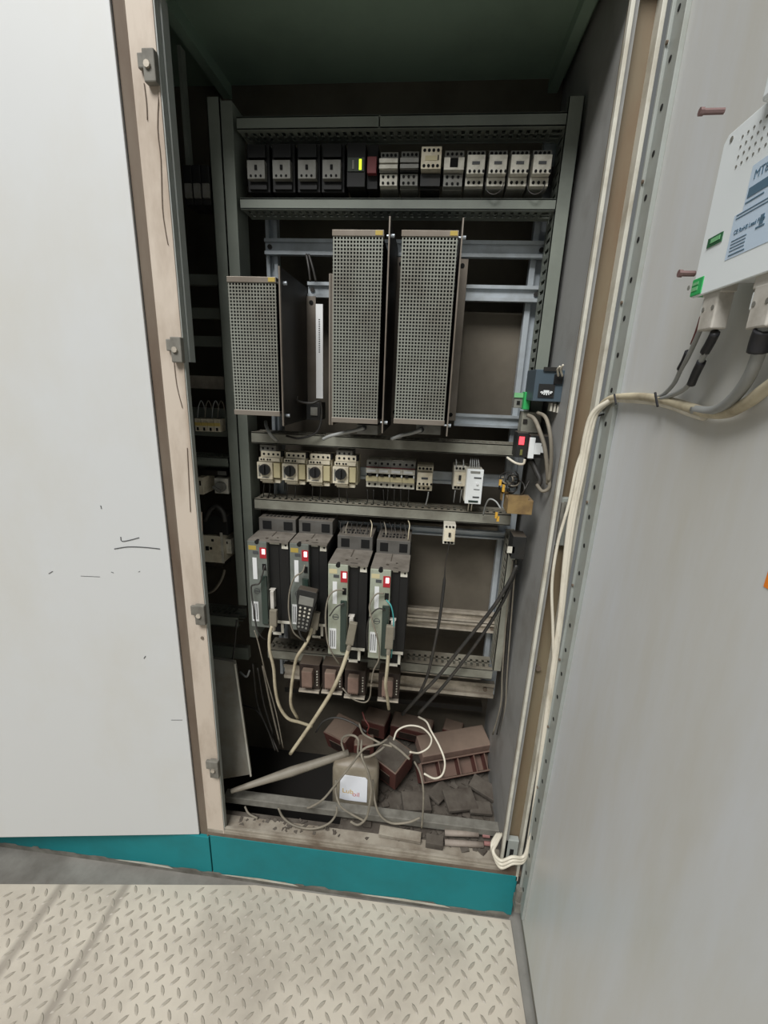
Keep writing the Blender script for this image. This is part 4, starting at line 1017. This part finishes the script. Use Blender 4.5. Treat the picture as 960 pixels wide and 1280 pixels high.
# ================================================================== LITTER ON THE FLOOR PAN
def oblock(c, sx, sy, sz, rz, rx=0, ry=0): return Matrix.Translation(c) @ Matrix.Rotation(rz, 4, 'Z') @ Matrix.Rotation(rx, 4, 'X') @ Matrix.Rotation(ry, 4, 'Y')
R_ = math.radians
# red-brown terminal housings
def housing(name, label, c, sx, sy, sz, rz, rx, ry, group=None, top=BROWND):
    t = node(name, label, 'housing', c-Vector((0, 0, sz/2)), group)
    m_ = oblock(c, sx, sy, sz, rz, rx, ry)
    build(MB().tbox(m_, sx, sy, sz), 'shell', BROWN, t, bevel=.003)
    build(MB().tbox(m_ @ Matrix.Translation((0, 0, sz/2)), sx*.9, sy*.9, .004), 'dusty_lid', top, t, bevel=.001)
    build(MB().tbox(m_ @ Matrix.Translation((0, -sy/2, -sz*.1)), sx*.55, .004, sz*.5), 'front_recess', DBROWN, t)
    return t
housing('brown_housing', 'red-brown plastic housing tipped up behind the dusty jug', PZ(430, 918, .30), .10, .09, .075, R_(-28), R_(14), R_(-6))
housing('brown_housing', 'red-brown plastic housing with a pale dusty lid right of the dusty jug', PZ(490, 952, .29), .10, .10, .085, R_(-32), R_(10), R_(6), top=ASH)
housing('brown_housing', 'brown plastic housing lying at the back under the rightmost choke coil', PZ(470, 903, .29), .09, .08, .06, R_(-12), 0, 0)
housing('brown_housing', 'long dark brown housing at the back behind the white wire loop', PZ(515, 910, .28), .15, .07, .055, R_(-10), R_(6), 0)
housing('brown_housing', 'small flat brown block right of the white wire loop', PZ(566, 912, .26), .07, .06, .035, R_(-14), 0, 0)
housing('brown_housing', 'brown housing standing in the gap behind the knotted wires', PZ(455, 932, .28), .07, .05, .05, R_(8), 0, 0)
# open tray with compartments
c = PZ(572, 958, .245); t = node('compartment_tray', 'long red-brown tray with open compartments lying at the lower right', 'tray', c-Vector((0, 0, .03)))
m_ = oblock(c, 0, 0, 0, R_(20), R_(42), 0)
tl, tw, thh = .275, .055, .045
build(MB().tbox(m_ @ Matrix.Translation((0, 0, -thh/2)), tl, tw, .004), 'tray_bottom', BROWN, t)
for s in (-1, 1):
    build(MB().tbox(m_ @ Matrix.Translation((0, s*tw/2, 0)), tl, .005, thh), 'tray_rim', BROWN, t, bevel=.001)
    build(MB().tbox(m_ @ Matrix.Translation((s*tl/2, 0, 0)), .012, tw, thh), 'tray_end', BROWN, t, bevel=.001)
for x in (-.07, .0, .06, .1):
    build(MB().tbox(m_ @ Matrix.Translation((x, 0, 0)), .004, tw, thh*.8), 'tray_divider', BROWN, t)
m2 = m_ @ Matrix.Translation((-.0, tw*.5+.042, .0)) @ Matrix.Rotation(R_(-28), 4, 'X')
build(MB().tbox(m2, tl*.92, .078, .045), 'rear_block', BROWND, t, bevel=.003)
# dusty jug with a printed label
c = PZ(441, 985, .20)
jg = node('plastic_jug', 'dusty grey plastic jug with a white label printed in yellow and red', 'jug', P(443, 1008, .135))
yj = .115
a, b, cc, e = dims(414, 958, 472, 1008, yj)
cc = .2005
mb = MB(); n = 16; prof = [(0, .92), (.006, 1), (.118, 1), (.134, .96), (.142, .88), (.147, .0)]
hh = e-cc
vs_ = []; rx_, ry_ = (b-a)/2, .030; cx, cy = (a+b)/2, yj+ry_
def sq(t_): 
    return abs(math.cos(t_))**.45*math.copysign(1, math.cos(t_)), abs(math.sin(t_))**.45*math.copysign(1, math.sin(t_))
n = 28
for (zz, s) in prof:
    for k in range(n):
        u, v = sq(2*math.pi*(k+.5)/n); vs_.append((cx+rx_*s*u, cy+ry_*s*v, cc+zz/.147*hh))
fs = [(i*n+k, i*n+(k+1) % n, (i+1)*n+(k+1) % n, (i+1)*n+k) for i in range(len(prof)-1) for k in range(n)]+[tuple(range(n))[::-1]]
build(mb.add(vs_, fs), 'jug_body', JAR, jg, smooth=True)
a2, b2, c2, e2 = dims(424.5, 970, 459, 1001, yj-.0015)
lb_ = build(MB().prism([(a2, c2+.004), (a2+.02, c2), (b2, c2), (b2, e2-.01), (b2-.006, e2-.002), (a2+.01, e2), (a2+.002, e2-.012)], yj-.002, yj-.0006), 'jug_label', mat('jug_label_paper', (236, 240, 248), .5), jg)
def put_text(s, size, origin, ux, uz, name, m_, parent, world=True):
    tv, tf = text_mesh(s, size); mb = MB(); un = ux.cross(uz)
    mb.add([origin+ux*v.x+uz*v.y+un*v.z for v in tv], tf); return build(mb, name, m_, parent, world=world)
put_text('Lub', .024, Vector((a2+.008, yj-.0022, c2+.030)), Vector((1, 0, -.05)), Vector((0, 0, 1)), 'label_lettering', mat('label_yellow', (210, 176, 84), .5), lb_)
put_text('oil', .024, Vector((a2+.040, yj-.0022, c2+.020)), Vector((1, 0, -.05)), Vector((0, 0, 1)), 'label_lettering', mat('label_red', (196, 104, 104), .5), lb_)
# grey dust litter (flat flakes) - uncountable
mb = MB()
for k in range(420):
    x = random.uniform(-.50, .27); y = random.uniform(.03, .44)
    if random.random() < .55: x = random.uniform(-.02, .27)
    if x < -.18: y = random.uniform(.022, .06)
    s = random.uniform(.006, .026)*(.5 if x < -.18 else 1)
    z = .2005+s*.25*random.random()
    mb.tbox(oblock(Vector((x, y, z)), 0, 0, 0, random.uniform(0, 3.1), random.uniform(-.3, .3), random.uniform(-.3, .3)), s, s*random.uniform(.4, 1), s*random.uniform(.15, .4))
t = build(mb, 'dust_litter', ASH, kind='stuff'); tag(t, 'grey dust and crumbled litter covering the cabinet floor pan', 'litter')
for k, (px, py, z, sx, sy, sz, rz, lab) in enumerate(((575, 1000, .235, .10, .07, .012, .3, 'flat broken grey plate fragment behind the right end of the bottom bar'),
                                       (605, 985, .23, .09, .05, .014, -.5, 'flat dusty fragment leaning towards the right inner wall'),
                                       (550, 990, .225, .08, .05, .010, .9, 'flat dusty fragment below the open tray'),
                                       (600, 1010, .225, .07, .04, .012, 0.1, 'small dusty fragment at the right end of the bottom bar'),
                                       (520, 1003, .225, .09, .06, .02, .2, 'low dusty block right of the jug, behind the bottom bar'))):
    t = build(MB().tbox(oblock(PZ(px, py, z), 0, 0, 0, rz, .12, .1), sx, sy, sz), 'loose_fragment', ASH, bevel=.002); tag(t, lab, 'fragment')
# things on the sill in front of the bar
for k, (x0, y0, x1, y1, lab) in enumerate(((556, 1041, 598, 1043, 'upper dusty pale conduit lying on the sill at the right'),
                                    (556, 1053, 604, 1056, 'lower dusty pale conduit lying on the sill at the right'))):
    t = build(MB().cyl(PZ(x0, y0, .222-.008*k), PZ(x1, y1, .222-.008*k), .0085, 10), 'conduit', mat('dusty_conduit', (150, 140, 130), .7, dirt=(118, 104, 94), amt=.5, scale=20), smooth=True); tag(t, lab, 'conduit')
t = build(MB().tbox(oblock(PZ(500, 1043, .212), 0, 0, 0, R_(-3)), .125, .03, .012), 'sill_block', SILL, bevel=.001); tag(t, 'flat pale plate lying on the sill below the jug', 'plate')
t = build(MB().tbox(oblock(PZ(543, 1052, .215), 0, 0, 0, R_(-3)), .05, .03, .02), 'sill_clip', ASH, bevel=.001); tag(t, 'small grey clip on the sill left of the conduits', 'clip')
for k, (x, y) in enumerate(((608, 1044), (610, 1054))):
    t = build(MB().cyl(PZ(x-5, y, .22), PZ(x+4, y+1, .22), .006, 8), 'pink_plug', mat('dusty_pink', (146, 104, 100), .6)); tag(t, ['upper', 'lower'][k]+' dusty pink plug on the sill beside the white cable bundle', 'plug')
# dusty pale wires over the litter
LW = [
 ([('z', 554, 970, .30), ('z', 545, 969, .31), ('z', 534, 966, .31)], None),
]
cable('wire_loop', 'pale dusty wire making a big round loop over the brown housings', [(492, 925, .16), (497, 913, .17), (511, 907, .18), (528, 910, .18), (539, 922, .17), (536, 934, .16), (524, 941, .15), (512, 940, .14)], .0028, CWHITE)
cable('wire_loop', 'pale dusty wire hooking down from the round loop to the tray', [(523, 896, .24), (533, 902, .22), (539, 914, .19), (549, 932, .15), (556, 952, .12), (553, 968, .10), (543, 973, .09), (530, 967, .09)], .0030, CWHITE)
cable('loose_wire', 'pale dusty wire dropping in front of the bottom bar right of the jug', [(518, 952, .11), (525, 966, .08), (529, 985, .06), (529, 1008, .05), (527, 1035, .045)], .0028, CDUST)
cable('loose_wire', 'knotted dusty wire on top of the jug, forming a small hoop', [(430, 939, .12), (427, 928, .13), (430, 921, .13), (440, 919, .12), (448, 925, .11), (448, 943, .10), (460, 946, .09), (475, 938, .10), (483, 930, .12)], .0034, CDUST)
cable('loose_wire', 'dusty wire crossing the jug from the upper right to the lower left', [(484, 924, .12), (474, 930, .10), (455, 936, .09), (440, 955, .08), (428, 970, .075), (416, 985, .07), (404, 999, .06), (390, 1008, .055), (384, 1010, .055)], .0032, CDUST)
cable('loose_wire', 'dusty wire running down the right side of the jug into a hook at the sill', [(452, 925, .12), (452, 945, .085), (460, 965, .07), (464, 985, .06), (462, 1005, .05), (458, 1022, .045), (448, 1031, .04), (438, 1027, .045)], .0034, CDUST)
cable('loose_wire', 'dusty wire sweeping from the jug foot to the right along the sill', [(466, 975, .085), (469, 1003, .06), (476, 1020, .05), (490, 1029, .045), (510, 1028, .045), (525, 1022, .05)], .0032, CDUST)
cable('loose_wire', 'dusty wire curling out left of the jug label and down over the bar', [(420, 975, .085), (420, 992, .065), (426, 1008, .05), (440, 1018, .045), (455, 1026, .045)], .003, CDUST)
cable('loose_wire', 'dusty wire arc lying on the sill left of the jug', [(348, 1010, .05), (354, 1022, .045), (368, 1032, .035), (390, 1036, .03), (410, 1030, .035), (420, 1018, .045), (421, 1008, .055)], .0032, CDUST)
cable('loose_wire', 'short dusty wire arc at the far left of the sill', [(306, 1008, .06), (311, 1017, .05), (322, 1023, .045)], .003, CDUST)
cable('loose_wire', 'red-tipped thin wire rising between the brown housings', [(453, 890, .24), (456, 899, .22), (461, 908, .20), (459, 917, .17), (470, 926, .14), (484, 932, .12)], .0026, CREDW)
cable('loose_wire', 'dark wire curving over the tipped brown housing', [(395, 915, .2), (404, 902, .2), (420, 897, .2), (440, 903, .19), (458, 915, .16)], .003, CDARK)
cable('loose_wire', 'pale wire crossing diagonally on the knot above the jug', [(449, 905, .18), (454, 917, .14), (466, 924, .12), (478, 930, .11), (490, 933, .11)], .003, CDUST)
cable('loose_wire', 'pale wire dropping from the round loop over the small housing', [(486, 928, .13), (500, 938, .12), (512, 949, .11)], .0036, CDUST)
cable('loose_wire', 'thin grey wire between the chokes, sagging in a hook', [(428, 860, .12), (440, 873, .11), (455, 878, .10), (462, 872, .10), (464, 855, .08)], .002, CDUST)
# white cable bundle gathered at the foot of the right flange
for k in range(4):
    dx = k*2.6; y_ = -.012-.004*k
    cable('white_cable', ['white cable at the outer right of the bundle running down beside the open door', 'white cable in the middle of the bundle beside the open door',
           'white cable at the left of the bundle beside the open door', 'slack thinner white cable bowing away from the bundle beside the flange'][k],
          ([('w', .345, -.055, 1.492), (747-dx, 515, -.028), (738-dx*1.3, 545, -.02), (729-dx, 590, -.016), (717-dx, 650, -.014), (709-dx*.8, 710, -.013), (703-dx*.6, 765, -.012), (695-dx*.6, 825, -.012), (686-dx*.6, 890, -.012), (675-dx*.6, 975, -.012), (667-dx*.6, 1030, -.012), (656, 1074-dx, -.02),
            (640, 1079-dx*1.5, -.03), (626, 1084-dx*1.6, -.03), (618-dx*.3, 1070-dx, -.02), (615+dx, 1055, .0), (622+dx, 1042, .03)] if k < 3 else
           [(736, 548, -.02), (722, 580, -.016), (711, 630, -.016), (697, 680, -.014), (690, 730, -.012), (691, 780, -.012), (692, 830, -.012)]),
          (.0048, .0052, .0044, .0034)[k], CWHITE)

# ================================================================== SCREEN UNIT ON THE OPEN DOOR
HO = .050
tl_ = DL(912, 168, HO); bl_ = DL(860, 372, HO)
y1_ = (tl_.y+bl_.y)/2; y0_ = y1_-.30; zb_, zt_ = bl_.z-.002, tl_.z
hm = node('screen_unit', 'white back housing of an operator screen mounted on the open grey door', 'operator panel', (HX, 0, 0), None, (0, 0, A14))
mbp = MB()
def yz_prism(pts, x0, x1):
    n = len(pts); mb = MB()
    mb.add([(x0, y, z) for y, z in pts]+[(x1, y, z) for y, z in pts], [tuple(range(n)), tuple(range(n, 2*n))[::-1]]+[(k, n+k, n+(k+1) % n, (k+1) % n) for k in range(n)])
    return mb
build(yz_prism([(y1_, zb_), (y1_, zt_-.006), (y1_-.006, zt_), (y0_, zt_), (y0_, zb_)], -HO, -HO+.004), 'back_plate', HMI, hm, world=False, bevel=.0008)
build(MB().box(-HO+.004, 0, y0_+.012, y1_-.030, zb_+.010, zt_-.008), 'rear_body', HMI, hm, world=False, bevel=.002)
bp = build(MB().box(-HO-.010, -HO, y0_, y1_-.070, zt_-.006, zt_+.02), 'raised_housing', HMI, hm, world=False, bevel=.004)
# corner holes
def dbox(q, off, th_=.0008):
    p0, p1 = DL(q[0], q[1], off), DL(q[2], q[3], off)
    return (-off-th_, -off, min(p0.y, p1.y), max(p0.y, p1.y), min(p0.z, p1.z), max(p0.z, p1.z))
mb = MB()
for (x, y) in ((915, 174), (861, 360)):
    p = DL(x, y, HO); mb.cyl((-HO-.0006, p.y, p.z), (-HO, p.y, p.z), .0028, 8)
build(mb, 'corner_hole', GREYP, hm, world=False)
mb = MB()
p0 = DL(917, 212, HO)
for r in range(4):
    for q in range(12):
        mb.cyl((-HO-.0006, p0.y-.004-q*.0085, p0.z+.001+r*.0085), (-HO, p0.y-.004-q*.0085, p0.z+.001+r*.0085), .0013, 6)
build(mb, 'vent_holes', GREYP, hm, world=False)
pA = DL(906, 326, HO); pB = DL(925, 262, HO)
ly0, ly1, lz0, lz1 = pA.y-.16, pA.y, pA.z, 1.71
lbm = build(MB().box(-HO-.0004, -HO, ly0, ly1, lz0, lz0+.040).box(-HO-.0004, -HO, ly0, ly1-.012, lz0+.040, lz0+.078), 'data_label', HMIB, hm, world=False)
UX, UZ = Vector((0, -1, 0)), Vector((0, 0, 1))
put_text('MT8070iH', .0110, Vector((-HO-.0006, ly1-.018, lz0+.0645)), UX, UZ, 'label_lettering', INK, lbm, world=False)
mb = MB().box(-HO-.0008, -HO-.0004, ly1-.046, ly1-.015, lz0+.050, lz0+.0585)
build(mb, 'bar_code', INK, lbm, world=False)
mb = MB()
for k, (u0, u1, v, h_) in enumerate(((.014, .040, .0455, .0012), (.004, .10, .0385, .0008), (.004, .10, .0355, .0008), (.005, .028, .0065, .0007), (.005, .028, .0095, .0007), (.005, .028, .0125, .0007), (.005, .028, .0155, .0007), (.005, .030, .0025, .0010), (.040, .052, .0165, .0014), (.044, .049, .019, .008))):
    mb.box(-HO-.0008, -HO-.0004, ly1-u1, ly1-u0, lz0+v, lz0+v+h_)
build(mb, 'fine_print', INK, lbm, world=False)
put_text('CE RoHS Lead Free', .0055, Vector((-HO-.0006, ly1-.006, lz0+.0215)), UX, UZ, 'label_lettering', INK, lbm, world=False)
q = dbox((884, 311, 905, 289), HO, .001); gp = build(MB().box(*q), 'switch_recess', mat('recess_dark_green', (46, 96, 62), .5), hm, world=False)
build(MB().box(q[0]-.0006, q[0], q[2]+.003, q[3]-.007, q[4]+.003, q[5]-.002), 'dip_switch', GREENP, gp, world=False)
# power terminal, green
p = DL(884, 364, HO-.01); tp_ = build(MB().box(-HO-.001, -HO+.018, p.y-.008, p.y+.014, p.z-.004, p.z+.014), 'power_terminal', GREENT, hm, world=False, bevel=.0008)
build(MB().box(-HO-.0015, -HO-.001, p.y+.000, p.y+.012, p.z+.001, p.z+.005).box(-HO-.0015, -HO-.001, p.y+.000, p.y+.012, p.z+.007, p.z+.010), 'terminal_slots', GREENP, tp_, world=False)
# clamp screws sticking out sideways
for (x, y, L_) in ((900, 139, .021), (864, 342, .014)):
    p = DL(x, y, HO); build(MB().cyl((-HO+.004, p.y, p.z), (-HO-L_+.004, p.y, p.z), .0032, 8).cyl((-HO-L_+.004, p.y, p.z), (-HO-L_, p.y, p.z), .0042, 8), 'clamp_screw', PINK, hm, world=False)
# two D-shell connectors hanging below the unit
first = None
for k, (x, y) in enumerate(((897, 376), (966, 366))):
    p = DL(x, y, HO-.012)
    lab = ['grey connector plugged under the screen unit, beside the green terminal', 'grey connector plugged under the screen unit at the picture edge'][k]
    wpos = Vector((HX, 0, 0))+DN*p.x-DU*p.y; wpos.z = p.z
    if k == 0:
        t = node('cable_connector', lab, 'connector', wpos, 'connectors under the screen unit', (math.radians(0), 0, A14))
        build(MB().box(-.008, .008, -.014, .014, -.030, .008), 'connector_shell', CONN, t, world=False, bevel=.0016)
        build(MB().box(-.0075, .0075, -.018, .018, .006, .018), 'plug_flange', CONN, t, world=False, bevel=.001)
        mb = MB()
        for s in (-1, 1): mb.cyl((-.0086, s*.009, -.008), (-.0078, s*.009, -.008), .0026, 8)
        build(mb, 'shell_screw', GREYP, t, world=False)
        build(MB().box(-.006, .006, .012, .019, -.012, .004), 'thumb_tab', WHITEP, t, world=False, bevel=.001)
        first = t
    else: dup(first, wpos, lab)
HC = 'cables under the screen unit'
def dcable(name, lab, pts, r, m_, **k): return cable(name, lab, [('d', *q) for q in pts], r, m_, **k)
dcable('screen_cable', 'thin cable with dark red wire and black sleeve, leftmost under the screen unit', [(879, 402, .038), (872, 420, .034), (860, 446, .028), (851, 462, .022), (842, 480, .016), (828, 494, .012), (815, 497, .012)], .0028, CGREY)
t = build(MB().tube([DW(860, 440, .029), DW(855, 452, .025), DW(850, 461, .022)], .0040, 8), 'cable_sleeve', CBLACK, smooth=True); tag(t, 'black sleeve on the thin leftmost cable under the screen unit', 'sleeve')
t = build(MB().tube([DW(878, 396, .0385), DW(873, 412, .035), DW(866, 430, .031)], .0031, 6), 'red_wire', CREDW, smooth=True); tag(t, 'dark red wire leaving the green terminal of the screen unit', 'wire')
dcable('screen_cable', 'grey cable with two black sleeves from the first connector under the screen unit', [(893, 415, .038), (886, 432, .034), (876, 452, .03), (868, 470, .025), (858, 484, .02), (845, 492, .015), (825, 499, .012)], .0032, CGREY)
for k, pts in enumerate(([(894, 416, .038), (888, 428, .035), (881, 440, .032)], [(877, 452, .030), (870, 466, .026), (864, 480, .022)])):
    t = build(MB().tube([DW(*q) for q in pts], .0050, 8), 'cable_sleeve', CBLACK, smooth=True); tag(t, ['upper', 'lower'][k]+' black sleeve on the cable from the first connector', 'sleeve')
dcable('screen_cable', 'thick grey cable from the connector at the picture edge', [(957, 405, .038), (950, 436, .034), (938, 468, .028), (922, 492, .022), (904, 508, .018), (888, 514, .014), (868, 512, .012)], .0058, CGREY)
t = build(MB().tube([DW(956, 412, .038), DW(951, 425, .036), DW(947, 440, .034)], .0088, 10), 'cable_sleeve', CBLACK, smooth=True); tag(t, 'wide black sleeve on the thick grey cable at the picture edge', 'sleeve')
dcable('screen_cable', 'cream cable sweeping down from the picture edge along the door to the tie', [(1000, 440, .02), (975, 472, .018), (955, 488, .016), (935, 503, .014), (910, 515, .012), (885, 516, .012), (858, 508, .010), (830, 500, .009), (800, 496, .009), (770, 497, .010), (757, 502, .012), (749, 512, .016)], .0066, CCREAM)
dcable('screen_cable', 'pale grey cable under the cream one along the door', [(880, 521, .010), (860, 515, .009), (838, 507, .008), (815, 502, .007), (790, 500, .008), (765, 500, .010), (752, 507, .012)], .0052, CWHITE)
for k, (pts, lab) in enumerate(((((768, 493, .020), (770, 505, .020)), 'thin dark cable tie where the bundle meets the hole strip'), (((819, 491, .020), (822, 508, .020)), 'thin dark cable tie near the bend below the screen unit'),
                          (((738, 524, .020), (750, 519, .016), (757, 517, .004)), 'black cable tie fastening the white cables to the hole strip'))):
    t = build(MB().tube([DW(*q) for q in pts], .0018, 6), 'cable_tie', CBLACK); tag(t, lab, 'cable tie')
